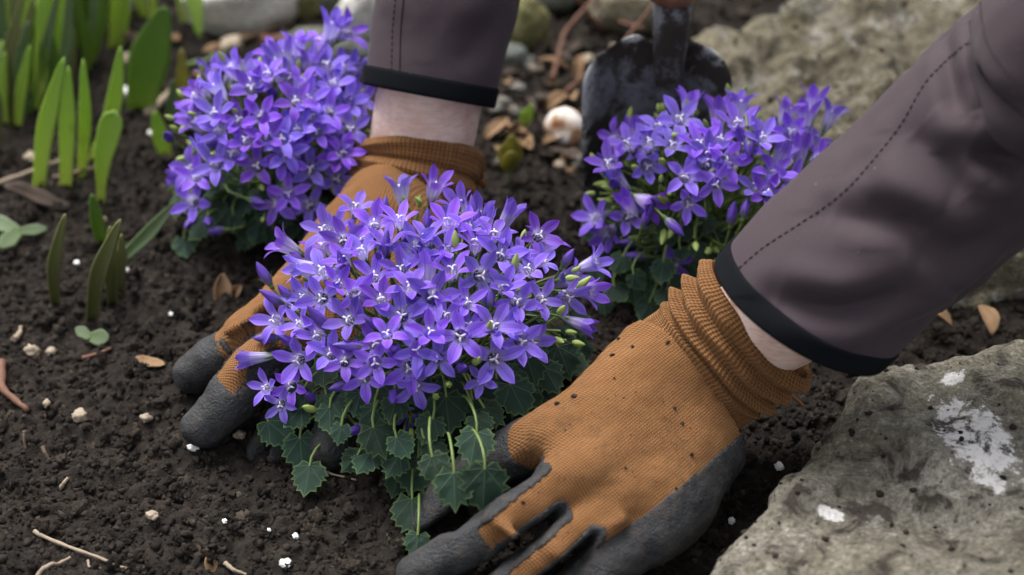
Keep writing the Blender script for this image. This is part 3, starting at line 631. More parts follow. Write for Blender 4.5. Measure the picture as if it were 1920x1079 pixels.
class Plant:
    def __init__(s, base, label, dome_c, dome_r, scale=1.):
        s.base = np.array(base); s.c = np.array(dome_c); s.r = np.array(dome_r); s.k = scale; s.stems = Acc(); s.n = 0
        s.e = empty('bellflower_plant', base, label, 'flower', 'violet bellflower clumps in the bed'); s.pts = []
    def stem(s, p, d, r=.00075, start=None, end_r=None):
        b = s.base+np.array([random.gauss(0, .012), random.gauss(0, .012), .004]) if start is None else np.array(start)
        p = np.array(p); L = np.linalg.norm(p-b); c1 = b+np.array([(p-b)[0]*.25, (p-b)[1]*.25, (.45 if start is None else .25)*L]); c2 = p-unit(d)*.35*L
        t = np.linspace(0, 1, 7)[:, None]; path = (1-t)**3*b+3*t*(1-t)**2*c1+3*t*t*(1-t)*c2+t**3*p
        s.stems.add(*tube_mesh(to_local(path, s.base), np.linspace(r*1.15, end_r or r, 7), 5, False))
    def flower(s, p, d, kind='s', size=1., stem=True):
        meshes, pis, ln = FL[kind]; d = unit(d); k = size*s.k; base = np.array(p)-d*ln*k
        o = obj(FNAME[kind], meshes[s.n % len(meshes)], None, s.e); s.n += 1
        R = rot_to(d, random.uniform(0, 6.28)); put(o, to_local(base, s.base), R, k)
        if pis: obj('pistil', pis, None, o)
        if kind != 'g': obj('calyx', CAL, None, o)
        if stem: s.stem(base-d*.0026*k, d)
        s.pts.append(np.array(p)); return o
    def leaf(s, p, nrm, tip, size, yellow=False, petiole=True):
        """p = leaf middle, nrm = upper side, tip = direction of the tip"""
        nrm = unit(nrm); tip = unit(np.array(tip)-nrm*(np.array(tip)@nrm)); x = np.cross(tip, nrm)
        R = Matrix(((x[0], tip[0], nrm[0]), (x[1], tip[1], nrm[1]), (x[2], tip[2], nrm[2])))
        b = np.array(p)-tip*.4*size; L = LEAVES_Y if yellow else LEAVES
        o = obj('leaf', L[random.randrange(len(L))], None, s.e); put(o, to_local(b, s.base), R, size)
        if petiole:
            v_ = b-s.base; L_ = np.linalg.norm(v_); h_ = unit(np.array([v_[0], v_[1], 0.])); st = b-h_*min(.7*L_, .020)+FWD*.010+np.array([0, 0, .006]); s.stem(b, tip-.4*nrm+np.array([0, 0, -.3]), .0006, st, .0007)
    def close(s): obj('stems', s.stems.mesh('stems'), STEM, s.e, kind='stuff')
    def cam_dir(s, fx, fy, fz): return unit(RIGHT*fx+UP*fy-FWD*fz)
    def auto_dir(s, p, jit=.18):
        nrm = unit((np.array(p)-s.c)/s.r**2); return unit(nrm*.75+np.array([0, -.30, .35])+np.array([random.gauss(0, jit) for _ in range(3)]))
    def fill(s, n, kinds, shrink, sep, size=(.8, 1.05), zmin=-.35, front=True):
        tries = 0; done = 0
        while done < n and tries < n*60:
            tries += 1; q = unit(RNG.normal(size=3)); 
            if q[2] < zmin: continue
            p = s.c+q*s.r*random.uniform(*shrink)
            if any(np.linalg.norm(p-o) < sep for o in s.pts): continue
            s.flower(p, s.auto_dir(p, .3), random.choice(kinds), random.uniform(*size)); done += 1
        return done
    def fill_leaves(s, n, c, r, size, zmin=-.6):
        c, r = np.array(c), np.array(r)
        for i in range(n):
            q = unit(RNG.normal(size=3))
            if q[2] < zmin: q[2] = -q[2]
            p = c+q*r*random.uniform(.62, 1.02); p[2] = max(p[2], H(p[0], p[1])+.004)
            nrm = unit(q*np.array([.7, .7, .5])+np.array([random.gauss(0, .3), random.gauss(0, .3)-.15, .75]))
            tip = unit(np.array([q[0], q[1], -.55])+RNG.normal(0, .35, 3)); s.leaf(p, nrm, tip, random.uniform(*size), False, i % 2 == 0)

# --- the clump being planted
fc = P(812, 556, .060); fr = np.array([.083, .072, .043])
pf = P(790, 810, .0); A_ = Plant((pf[0], pf[1]+.02, H(pf[0], pf[1])), 'violet star bellflower clump held between the two ochre gloves', fc, fr, 1.0)
def z1(x, y): return 420+x/2.526, 280+y/2.526
def z2(x, y): return 420+x/2.516, 650+y/2.516
# x, y (enlarged photograph), kind, facing (right, up, toward), size
FRONT = [(1005,160,'b',(.25,.75,.6),.95),(835,165,'b',(-.05,.98,.12),.95),(625,262,'s',(.15,.7,.6),.9),(712,350,'s',(.05,.35,.9),1.),(566,428,'s',(.05,.1,1),1.),
 (465,375,'s',(-.5,.35,.75),1.),(265,440,'b',(-.85,.45,.25),.95),(340,560,'b',(-.85,-.1,.4),.85),(460,565,'s',(-.2,.6,.7),1.),(712,595,'s',(.1,.4,.85),.95),
 (835,560,'s',(.05,.45,.8),.9),(905,458,'s',(-.05,.25,.95),1.),(1065,330,'s',(.15,.7,.65),1.1),(1160,355,'s',(.2,.7,.6),.9),(1255,310,'w',(.2,.9,.4),.9),(1365,285,'n',(.45,.85,.3),1.05),
 (1497,405,'s',(.25,.2,.9),1.),(1312,492,'s',(.1,.35,.9),1.05),(1195,430,'s',(.1,.8,.5),1.),(1222,600,'s',(.25,-.1,.95),1.05),(1440,560,'s',(-.2,.45,.8),.9),(1520,525,'s',(.5,.5,.6),.7),
 (1770,535,'b',(.75,.2,.6),.9),(1745,675,'b',(.75,.0,.6),.95),(1720,838,'n',(.95,-.25,.2),.9),(1390,718,'s',(.15,.35,.9),1.),(1512,712,'s',(.35,.15,.85),.85),(968,520,'b',(.05,.95,.3),1.1),
 (990,695,'s',(.0,.15,1),1.15),(840,788,'s',(0,.05,1),1.08),(742,702,'s',(-.1,.45,.85),.9),(632,695,'s',(.45,-.1,.85),1.),(460,708,'s',(-.1,.0,1),1.),(230,808,'s',(-.55,.2,.75),1.),
 (435,880,'s',(-.35,.2,.85),.9),(582,802,'s',(-.3,.3,.8),.95),(545,630,'s',(.2,.5,.7),.8),(1155,722,'s',(.25,.4,.8),.9),(1280,830,'s',(.1,.4,.85),1.),(1120,888,'s',(0,-.05,1),1.08),
 (1412,912,'s',(.2,-.05,.95),.98),(1285,995,'s',(.1,.0,1),1.12),(978,862,'s',(0,.4,.9),.9),(915,952,'s',(0,-.1,1),.98),(1015,992,'s',(.05,-.1,1),.85),(715,920,'s',(-.1,.2,.95),.9),
 (505,962,'s',(-.1,.35,.9),.95),(345,1002,'s',(-.2,-.05,.95),1.),(715,1012,'s',(.05,-.05,1),.95),(570,1002,'s',(.1,.2,.9),.85),(875,1040,'s',(0,-.2,.95),1.),(770,870,'s',(-.1,.5,.8),.85),
 (1345,835,'s',(.3,.4,.8),.85),(100,995,'n',(-.97,-.1,.2),.95),(1330,640,'s',(.2,.6,.7),.9),(1080,560,'s',(0,.7,.6),.95),(880,640,'s',(0,.7,.6),.95),(1050,780,'s',(.1,.6,.7),.9),(650,470,'s',(-.1,.7,.6),.9),
 (560,510,'s',(-.3,.6,.6),.85),(770,430,'s',(0,.7,.5),.9),(960,400,'s',(0,.8,.4),.95),(1280,390,'s',(.2,.8,.4),.9),(1400,480,'s',(.3,.7,.5),.85),(830,320,'s',(0,.8,.4),.9),(1050,465,'s',(0,.6,.7),.85),(1160,830,'s',(.1,.5,.8),.85),(350,820,'s',(-.4,.4,.7),.75)]
FRONT2 = [(660,152,'s',(0,-.15,1),.88),(905,195,'s',(.25,-.4,.85),.98),(1212,162,'s',(-.1,.0,1),.72),(190,192,'s',(-.5,.1,.7),.75),(312,190,'s',(-.1,-.05,1),.85),(265,278,'s',(-.1,-.2,.9),.72),(885,325,'b',(.4,-.65,.6),.85)]
BUDP = [(185,585,'u',(-.5,.85,.2)),(275,665,'u',(-.6,.7,.3)),(230,705,'u',(-.8,.5,.3)),(195,895,'u',(-.95,0,.2)),(765,250,'u',(.1,.98,.1)),(1180,290,'u',(-.1,.98,.1)),(965,335,'u',(0,.98,.2)),(1640,500,'u',(.5,.8,.2)),(600,935,'u',(-.9,.1,.3)),(810,950,'u',(-.2,-.1,.9)),(1265,690,'u',(.1,.9,.3)),(760,465,'u',(.2,.9,.3)),(560,530,'u',(-.3,.8,.4)),(690,815,'u',(-.6,.4,.5)),(450,805,'u',(-.5,.6,.4)),(300,905,'u',(-.7,.4,.4)),(1200,315,'u',(.2,.9,.2)),(1095,440,'g',(0,.9,.3)),(1420,410,'g',(.2,.9,.2)),(1380,545,'g',(.1,.8,.4)),(1650,610,'g',(.9,.1,.2)),(1695,640,'g',(.7,.6,.2)),(1680,920,'g',(.9,-.2,.2)),(1255,850,'g',(.1,.5,.7)),(1600,760,'g',(.4,.5,.5))]
BUDP2 = [(525,195,'u',(-.9,-.2,.3)),(672,270,'u',(.7,-.5,.4)),(677,392,'u',(.6,-.2,.6)),(602,403,'u',(-.6,-.2,.6)),(800,235,'u',(0,-.3,.8)),(1125,102,'u',(.3,.1,.8)),(400,235,'u',(-.3,.2,.8)),(885,420,'g',(.1,-.9,.3)),(770,345,'g',(.5,-.5,.5)),(1000,235,'g',(0,.2,.9)),(410,295,'g',(-.5,.2,.6)),(1060,180,'g',(0,0,.9)),(1190,70,'g',(.3,.3,.7))]
for L_, fz in ((FRONT, z1), (FRONT2, z2)):
    for x, y, kd, fa, sz in L_:
        p = on_dome(*fz(x, y), fc, fr); p = p+unit(p-CAM)*random.uniform(-.004, .005); A_.flower(p, unit(A_.cam_dir(*fa)+RNG.normal(0, .05, 3)), kd, sz*.98)
for L_, fz in ((BUDP, z1), (BUDP2, z2)):
    for x, y, kd, fa in L_: A_.flower(on_dome(*fz(x, y), fc, fr), A_.cam_dir(*fa), kd, random.uniform(.85, 1.05) if kd == 'u' else 1.1)
A_.fill(18, 'sbbb', (.80, .95), .0085, (.8, 1.0), -.05)
A_.fill(24, 'ugg', (.85, .98), .006, (.8, 1.), -.3)
lc = np.array([pf[0]+.005, pf[1]+.030, .022]); lr = np.array([.082, .080, .034])
HERO = [(255,395,150,(.6,-.4)),(365,500,155,(.15,-1)),(395,622,140,(0,-1)),(1055,312,168,(.1,-1)),(1180,468,145,(-.1,-1)),(900,598,170,(-.1,-1)),(1088,672,155,(.05,-1)),(1228,664,180,(-.05,-1)),(890,792,168,(.1,-1)),(910,935,100,(-.1,-1)),(728,442,145,(.3,-.8)),(1382,242,160,(.3,-.7)),(1280,222,165,(-.2,-.8)),(512,270,145,(.5,-.6)),(728,220,140,(.1,-1)),(118,200,125,(-.7,-.6)),(665,542,120,(-.3,-.8)),(1000,575,125,(.3,-.9)),(815,640,120,(-.2,-.9)),(990,690,100,(.2,-.9)),(1600,66,155,(.3,-.8)),(1440,92,170,(.2,-.7)),(500,340,120,(.1,-.9)),(545,412,85,(-.1,-.8)),(1268,322,115,(.6,-.5)),(965,392,120,(-.3,-.8)),(632,268,110,(-.2,-.8)),(470,130,135,(.2,-.8)),(1178,300,110,(.1,-1)),(800,560,110,(-.4,-.8)),(600,545,100,(-.6,-.6)),(1640,0,130,(.8,-.3)),(880,210,120,(.2,-.9)),(1080,200,140,(0,-1)),(800,300,110,(-.2,-.8)),(1540,150,130,(.4,-.8)),(350,240,110,(-.4,-.6)),(840,470,110,(.4,-.7)),(1000,490,110,(.6,-.4)),(700,340,120,(-.1,-.9)),(330,330,120,(-.4,-.7)),(1210,380,110,(.3,-.7))]
for i, (x, y, w, tp) in enumerate(HERO):
    px, py = z2(x, y); p = on_dome(px, py, lc, lr, 1.0+.10*random.random())
    zmin = H(p[0], p[1])+.007
    if p[2] < zmin: p = P(px, py, zmin)
    if (x, y) in ((1180, 468), (1088, 672), (1228, 664), (1268, 322), (1210, 380), (1000, 575)): p = P(px, py, max(p[2], .046))     # these lie over the forefinger
    nrm = unit(A_.cam_dir(0, .25, .9)+np.array([(p[0]-lc[0])*4, 0, .15])+RNG.normal(0, .16, 3)); tip = RIGHT*tp[0]+UP*tp[1]*.9+np.array([0, 0, -.15])
    A_.leaf(p, nrm, tip, w/2.516*.000258*1.1, i == 19)
A_.fill_leaves(190, lc+np.array([.004, .006, .004]), lr*np.array([.96, .92, .95]), (.0125, .0195), -.3)
A_.close()

# --- the two clumps behind
def zl(x, y): return 290+x/2.0746, y/2.0746
def zr(x, y): return 1060+x/2.2018, 150+y/2.2018
bc = P(508, 265, .062); br = np.array([.058, .055, .054]); pb = P(500, 425, 0.)
B_ = Plant((pb[0], pb[1]+.012, H(pb[0], pb[1])), 'full violet bellflower clump beside the bare wrist and raised sleeve', bc, br, 1.0)
LEFT = [(715,105,'b',(.3,.9,.3)),(745,130,'s',(.6,.4,.6)),(560,160,'b',(0,.98,.2)),(508,205,'b',(-.2,.95,.1)),(605,205,'b',(.1,.9,.3)),(650,235,'s',(.1,.7,.6)),(705,255,'s',(.2,.6,.7)),(792,235,'b',(.4,.85,.2)),(210,315,'b',(-.5,.8,.3)),(125,370,'s',(-.7,.4,.5)),(245,430,'s',(-.2,.4,.8)),(345,325,'s',(-.1,.6,.7)),(400,365,'s',(0,.4,.9)),(462,290,'s',(0,.7,.6)),(572,300,'b',(.1,.9,.4)),(520,392,'s',(0,.3,.9)),(600,365,'s',(.1,.4,.9)),(705,325,'s',(.1,.5,.8)),(765,370,'s',(.2,.2,.9)),(680,455,'s',(.1,.2,.95)),(640,510,'s',(0,.3,.9)),(735,500,'s',(.2,.1,.9)),(800,410,'s',(.4,.2,.8)),(392,470,'s',(0,.2,.95)),(318,470,'s',(-.1,.3,.9)),(240,490,'s',(-.3,.3,.8)),(480,530,'s',(-.1,.3,.9)),(532,575,'s',(0,.1,.95)),(440,560,'s',(0,.3,.9)),(150,560,'w',(-.3,.6,.5)),(290,600,'s',(-.2,.2,.9)),(235,625,'s',(-.2,.1,.9)),(390,655,'s',(0,.1,1)),(517,640,'s',(.1,0,1)),(620,662,'s',(0,.1,1)),(700,605,'s',(.2,.3,.9)),(692,705,'s',(.1,0,1)),(612,775,'s',(0,0,1)),(590,700,'s',(-.2,.2,.9)),(100,670,'s',(-.5,.2,.8)),(60,690,'n',(-.8,.1,.3)),(165,665,'s',(-.1,.3,.9)),(150,778,'s',(-.1,0,1)),(490,740,'s',(.1,.1,.9)),(480,785,'s',(0,-.1,.9)),(130,872,'u',(-.4,-.5,.5)),(205,906,'u',(-.9,-.1,.3)),(215,835,'u',(.2,-.2,.8)),(330,530,'s',(-.2,.4,.8)),(760,290,'s',(.3,.6,.6)),(560,460,'s',(0,.5,.8)),(720,560,'s',(.3,.3,.8)),(640,850,'s',(.3,-.2,.8)),(560,520,'s',(0,.5,.8)),(235,725,'u',(-.8,.1,.4)),(415,775,'u',(.7,-.2,.4)),(660,165,'s',(0,.8,.4)),(430,240,'g',(0,1,.1))]
for x, y, kd, fa in LEFT: B_.flower(on_dome(*zl(x, y), bc, br)+RNG.normal(0, .002, 3), B_.cam_dir(*fa), kd, random.uniform(.88, 1.05))
B_.fill(26, 'sssbb', (.80, .98), .0085, (.85, 1.02), .25); B_.fill(60, 'gggu', (.82, 1.0), .005, (.9, 1.2), -.75)
B_.fill_leaves(95, (pb[0]+.002, pb[1]+.014, .018), np.array([.057, .054, .032]), (.013, .019), -.2)
for x, y, w in ((430, 830, 90), (510, 830, 100), (400, 905, 95), (310, 870, 80), (120, 985, 90), (530, 890, 80), (350, 940, 80), (260, 850, 70), (450, 920, 70), (570, 900, 70)):
    px, py = zl(x, y); p = on_dome(px, py, np.array([pb[0], pb[1]+.02, .02]), np.array([.058, .052, .032])); p[2] = max(p[2], H(p[0], p[1])+.004)
    B_.leaf(p, unit(np.array([0, -.45, .8])+RNG.normal(0, .2, 3)), np.array([random.uniform(-.5, .5), -.6, -.5]), w/2.0746*.00029)
B_.close()
rc = P(1335, 335, .060); rr = np.array([.070, .056, .044]); pr_ = P(1290, 525, 0.)
C_ = Plant((pr_[0]+.006, pr_[1]+.012, H(pr_[0], pr_[1])), 'loose violet bellflower clump with upright bells in front of the trowel', rc, rr, 1.0)
RIGHTF = [(282,190,'n',(0,.98,.1)),(225,275,'s',(-.3,.5,.7)),(462,160,'s',(.1,.4,.9)),(598,95,'b',(0,.98,.15)),(520,80,'b',(.1,.95,.2)),(728,80,'b',(.1,.95,.2)),(740,252,'s',(0,.4,.9)),(1040,60,'b',(.15,.98,.05)),(1010,150,'b',(.05,.98,.1)),(1120,120,'b',(.4,.9,.1)),(905,150,'b',(.3,.9,.2)),(900,262,'b',(.4,.85,.2)),(1070,325,'s',(.5,.3,.7)),(970,260,'n',(.15,.95,.1)),(560,350,'s',(0,.3,.95)),(467,382,'s',(.1,.2,.95)),(688,352,'s',(.3,-.2,.9)),(620,442,'s',(.1,-.3,.9)),(840,472,'s',(0,.1,1)),(925,420,'s',(.3,.3,.9)),(340,330,'b',(.1,-.2,.8)),(170,365,'n',(-.6,.7,.2)),(200,335,'s',(-.3,.5,.7)),(120,550,'s',(-.6,.2,.7)),(265,583,'s',(.1,.0,1)),(370,505,'b',(.5,-.3,.5)),(265,475,'n',(-.4,.5,.4)),(165,635,'b',(-.3,-.3,.7)),(225,692,'u',(-.9,0,.2)),(290,727,'u',(-.95,0,.1)),(460,592,'u',(.6,-.6,.3)),(350,255,'s',(0,.6,.7)),(455,255,'s',(.1,.6,.7)),(640,205,'s',(.1,.6,.7)),(690,185,'s',(0,.7,.6)),(800,235,'s',(.2,.5,.8)),(600,290,'s',(0,.4,.9)),(750,300,'u',(0,-.9,.3)),(470,768,'s',(.1,-.5,.7)),(700,535,'u',(.1,.8,.4)),(770,525,'u',(.2,.9,.2)),(330,555,'u',(.3,.7,.4)),(800,420,'s',(-.1,.5,.8)),(560,270,'s',(0,.6,.7)),(380,180,'s',(-.1,.7,.6)),(870,400,'s',(.1,.6,.7))]
for x, y, kd, fa in RIGHTF: C_.flower(on_dome(*zr(x, y), rc, rr)+RNG.normal(0, .002, 3), C_.cam_dir(*fa), kd, random.uniform(.9, 1.08))
C_.fill(16, 'ssb', (.78, .95), .009, (.85, 1.0), .12); C_.fill(110, 'ggggu', (.75, 1.02), .0045, (.9, 1.3), -.8)
C_.fill_leaves(90, (pr_[0], pr_[1]+.012, .016), np.array([.062, .052, .028]), (.013, .019), -.2)
for x, y, w in ((505, 510, 100), (580, 605, 85), (430, 655, 70), (490, 640, 75), (480, 720, 60), (560, 715, 80), (400, 790, 100), (220, 760, 90), (220, 880, 90), (330, 950, 90), (130, 800, 70), (300, 830, 80), (410, 900, 90), (160, 930, 80)):
    px, py = zr(x, y); p = on_dome(px, py, np.array([pr_[0]-.005, pr_[1]+.012, .018]), np.array([.066, .055, .035]), 1.05); p[2] = max(p[2], H(p[0], p[1])+.004)
    C_.leaf(p, unit(np.array([0, -.45, .8])+RNG.normal(0, .2, 3)), np.array([random.uniform(-.6, .6), -.6, -.4]), w/2.2018*.00028)
C_.close()

# ------------------------------------------------------------------ green shoots
def blade(parent, pbase, p0, p1, width, mat, name='leaf', shape=1., fold=.5, bend=(0, 0, 0), n=16, top=False, twist=0., origin=None):
    """strap leaf from p0 to p1 (world), folded along its midrib"""
    p0, p1 = np.array(p0), np.array(p1); L = np.linalg.norm(p1-p0); mid = (p0+p1)/2+np.array(bend)*L
    path = spline([p0, p0*.5+mid*.5+np.array(bend)*L*.12, mid, p1*.5+mid*.5+np.array(bend)*L*.12, p1], n)
    t, e1, e2 = frames(path, -FWD+np.array([.2, 0, .3])); nu = 9; u = np.linspace(-1, 1, nu); s = np.linspace(0, 1, n)
    w = width*.5*(np.clip(.55+.9*s, 0, 1)*np.clip((1-s)/.38, 0, 1)**.65 if not top else (.30+.70*np.clip((s-.25)/.5, 0, 1))*np.clip((1-s)/.10, 0, 1)**.5)+.0003
    ang = twist*s; E1 = e1*np.cos(ang)[:, None]+e2*np.sin(ang)[:, None]; E2 = -e1*np.sin(ang)[:, None]+e2*np.cos(ang)[:, None]
    v = path[:, None]+w[:, None, None]*(u[None, :, None]*E2[:, None]+fold*(1.3-s)[:, None, None]*(u*u)[None, :, None]*E1[:, None])
    v = v+.02*width*np.stack([perlin(v*70+k*5) for k in range(3)], -1)
    me = np_mesh(name, to_local(v.reshape(-1, 3), pbase), grid_quads(nu, n)); U, T = np.meshgrid(u, s); attr(me, 'kco', np.stack([U, T, 0*T], -1).reshape(-1, 3))
    o = obj(name, me, mat, parent); sm = o.modifiers.new('thickness', 'SOLIDIFY'); sm.thickness = .0009; sm.offset = 0; return o
def at_depth(px, py, ref):   # point on that sight line in the upright plane through ref, facing the picture
    d = ray(px, py); nrm = np.array([0, 1., 0]); return CAM+d*(((ref-CAM)@nrm)/(d@nrm))
def shoot(label, base, blades, group=None):
    b = G(*base); e = empty('bulb_shoot', b, label, 'shoot', group)
    for (x0, y0, x1, y1, w, mat, kw) in blades:
        p0 = G(x0, y0, -.008); p1 = at_depth(x1, y1, p0+np.array([0, kw.pop('lean', .0), 0])); d0 = np.linalg.norm(p0-CAM)
        blade(e, b, p0, p1, w*.66*d0/FPX, mat, **kw)
    return e
shoot('bright green strap-leaved shoot leaning right with a broad rolled leaf', (75, 372), [(72, 372, 120, 108, 44, BLADE, dict(bend=(-.03, 0, 0)))])
shoot('twin-leaved bright green shoot with narrow upright leaves', (130, 368), [(124, 368, 128, 125, 40, BLADE, {}), (152, 352, 156, 112, 30, BLADE, dict(bend=(.02, 0, 0))), (170, 320, 226, 88, 40, BLADE, dict(bend=(.05, 0, 0)))])
shoot('pale lime green shoot with a spoon-shaped flared top', (192, 396), [(190, 396, 216, 208, 60, BLADE, dict(top=True, fold=.75, bend=(-.04, 0, 0)))])
shoot('dark green shoot with one broad blade beside the yellowing leaf', (262, 225), [(262, 225, 312, 12, 108, BLADE_D, dict(bend=(-.03, 0, 0), fold=.3))])
shoot('yellowing shoot with a bent yellow leaf beside the left bellflower', (322, 312), [(318, 314, 290, 208, 42, BLADE, dict(bend=(-.02, 0, 0), fold=.35)), (322, 240, 340, 92, 34, BLADE_Y, dict(bend=(.06, 0, 0))), (318, 250, 325, 150, 26, BLADE_G, {})])
shoot('slim olive spear shoot standing alone in bare soil', (106, 594), [(106, 594, 122, 402, 30, BLADE_O, dict(fold=1.1, bend=(-.05, 0, 0)))])
shoot('thick olive spear shoots with one grey-green leaf splayed to the side', (195, 605), [(172, 618, 226, 412, 40, BLADE_O, dict(fold=1.1, bend=(-.05, 0, 0))), (212, 588, 206, 425, 34, BLADE_O, dict(fold=1.1)), (195, 475, 172, 365, 34, BLADE_D, dict(fold=.8)), (214, 500, 334, 376, 34, BLADE_G, dict(bend=(.0, 0, -.03), fold=.6)), (226, 560, 228, 440, 24, BLADE_O, {})])
shoot('bright green leaf hanging down in front of the pale limestone lump', (350, 30), [(352, 60, 318, -110, 30, BLADE, dict(fold=.4, lean=.02))])
# the leaf that bends over and points down
_b = G(352, 60); _e = [o for o in COL.objects if o.name.startswith('bulb_shoot')][-1]
p0 = at_depth(330, -110, _b+np.array([0, -.02, 0])); blade(_e, _b, p0, at_depth(377, 104, _b+np.array([0, -.055, 0])), 34*1.25/FPX, BLADE, fold=.3, bend=(.03, 0, .02))
rs = random.Random(5)
for k, (bx, by) in enumerate([(20, 250), (60, 235), (100, 215), (25, 160), (75, 130), (120, 140), (150, 100), (10, 90), (190, 60), (240, 50), (-20, 300), (285, 60), (45, 190), (110, 175), (165, 150), (215, 110), (55, 90)]):
    n = 6 if k < 9 else 3
    bl = [(bx+rs.uniform(-14, 14), by+rs.uniform(-6, 6), bx+rs.uniform(-45, 45), by-rs.uniform(150, 270), rs.uniform(20, 34), rs.choice([BLADE_D, BLADE, BLADE, BLADE_G, BLADE_O]), dict(bend=(rs.uniform(-.08, .08), 0, 0), lean=rs.uniform(-.01, .03))) for _ in range(n)]
    shoot('green leafy bulb shoot in the thicket behind the bright shoots', (bx, by), bl, 'bulb shoots in the back thicket')
# seedlings, small green bits
def sprig(px, py, leaves, label, mat, cat='seedling', dz=.0):
    b = G(px, py); e = empty('seedling', b, label, cat)
    acc = Acc(); acc.add(*tube_mesh([(0, 0, -.003), (0, 0, .002), (0, 0, .004+dz)], .0007, 5)); obj('stem', acc.mesh('stem'), STEM, e)
    for (dx, dy, L, w, tilt) in leaves:
        d = unit(np.array([dx, dy, tilt])); blade(e, b, b+np.array([0, 0, .003+dz]), b+np.array([0, 0, .003+dz])+d*L, w, mat, fold=.1, shape=1)
sprig(170, 642, [(1, -.3, .012, .009, .25), (-.8, .5, .010, .006, .3)], 'tiny pale green two-leaved seedling in bare soil', BLADE_G)
sprig(38, 450, [(-1, .5, .024, .009, .12), (1, -.05, .017, .006, .15), (-.35, -1, .020, .009, .1)], 'pale grey-green limp seedling lying near the olive spears', BLADE_G, dz=.003)
sprig(955, 338, [(0, -.4, .020, .012, .9), (.1, .1, .024, .011, 1.4), (-.3, 0, .018, .008, 1.), (.35, .1, .02, .009, 1.2)], 'yellow-green leafy seedling between the wrist and the trowel', BLADE_Y, dz=.004)
sprig(985, 245, [(.3, 0, .016, .005, 1.2), (-.1, .1, .012, .005, 1.2)], 'thin bright green seedling behind the wrist', BLADE)
sprig(1655, 100, [(.1, 0, .016, .006, 1.3), (-.3, .1, .012, .005, 1.1)], 'small green weed growing on the weathered boulder', BLADE, dz=.040)

# ------------------------------------------------------------------ trowel
def mat_steel():
    m = M('dull_steel'); co = m.obj_co(); n = m.noise(co, 45, 5, .65); f = m.noise(co, 260, 5, .7); ed = m.att('edge'); ex, _, _ = m.sep(ed)
    c = m.ramp(n, [(.35, (.10, .102, .118, 1)), (.65, (.21, .212, .24, 1))])
    bare = m.ramp(m.math('ADD', ex, m.math('MULTIPLY', m.math('SUBTRACT', f, .5), .5)), [(.80, 0.), (.93, 1.)])
    c = m.mix(bare, c, (.46, .47, .48, 1))
    soil = m.ramp(m.math('ADD', m.math('MULTIPLY', m.noise(co, 30, 5, .6, .6), .8), m.math('MULTIPLY', f, .25)), [(.47, 0.), (.56, 1.)])
    c = m.mix(soil, c, (.020, .015, .012, 1))
    m.p(Base_Color=c, Roughness=m.mix(soil, (.42, .42, .42, 1), (.9, .9, .9, 1)), Metallic=m.math('MULTIPLY', m.math('SUBTRACT', 1., soil), .35), Normal=m.bump(m.math('ADD', f, m.math('MULTIPLY', soil, .8)), .4, .001)); return m.m
def mat_wood():
    m = M('varnished_wood'); co = m.obj_co(); n = m.noise(m.n('Mapping', None, Vector=co, Scale=(160, 160, 12)).outputs[0], 1, 4)
    m.p(Base_Color=m.ramp(n, [(.3, (.09, .038, .018, 1)), (.7, (.22, .105, .05, 1))]), Roughness=.4); return m.m
STEEL = mat_steel(); WOOD = mat_wood()
tb = P(1222, 432, .0); tb[2] = H(tb[0], tb[1])
T_ = empty('hand_trowel', tb, 'soil-smeared steel hand trowel stuck upright in the soil', 'trowel')
nu, nv = 41, 60; U, V = np.meshgrid(np.linspace(-1, 1, nu), np.linspace(0, 1, nv)); Hb, w0, zb = .172, .0405, -.055
Zb = zb+V*Hb
cor = np.clip((V-(1-.022/Hb))/(.022/Hb), 0, 1); wv = w0*np.minimum(1, (.15+1.25*np.clip(V/.42, 0, 1)**.8))*1.0
wv = np.minimum(wv, w0)-.020*(1-np.sqrt(np.clip(1-cor**2, 0, 1)))
Xb = U*wv; dip = .006*np.exp(-(U/.28)**2)*cor     # notch where the socket runs into the blade
Zb2 = Zb-dip-.004*np.abs(U)**2*cor
Yb = .010-.019*(np.abs(Xb)/w0)**2.2+.02*(V-.3)    # troughed, hollow side to the camera
vb = np.stack([Xb, Yb, Zb2], -1).reshape(-1, 3)
me = np_mesh('blade', vb, grid_quads(nu, nv)); attr(me, 'edge', np.stack([np.maximum(np.abs(U)**1.0*.99, (V > .975)*1.), 0*U, 0*U], -1).reshape(-1, 3))
o = obj('blade', me, STEEL, T_); sm = o.modifiers.new('thickness', 'SOLIDIFY'); sm.thickness = .0016
ax = unit(np.array([.02, .06, 1.])); s0 = np.array([.008, .014, .114-.014])
pts = [s0+ax*t for t in (-.030, -.016, 0, .012, .026, .040)]
v, q, t = tube_mesh(pts, [.0030, .0068, .0085, .0093, .0102, .0110], 24, True, (0, -1, .1)); me = np_mesh('socket', v, q, t); attr(me, 'edge', np.zeros((len(v), 3))); obj('socket', me, STEEL, T_)
hp = [s0+ax*t for t in (.0395, .0415, .046, .070, .100, .128, .140, .145)]
v, q, t = tube_mesh(hp, [.0105, .0128, .0134, .0142, .0150, .0142, .0105, .004], 24, True, (0, -1, .1)); obj('handle', np_mesh('handle', v, q, t), WOOD, T_)
T_.rotation_euler = (-.03, 0, .10)

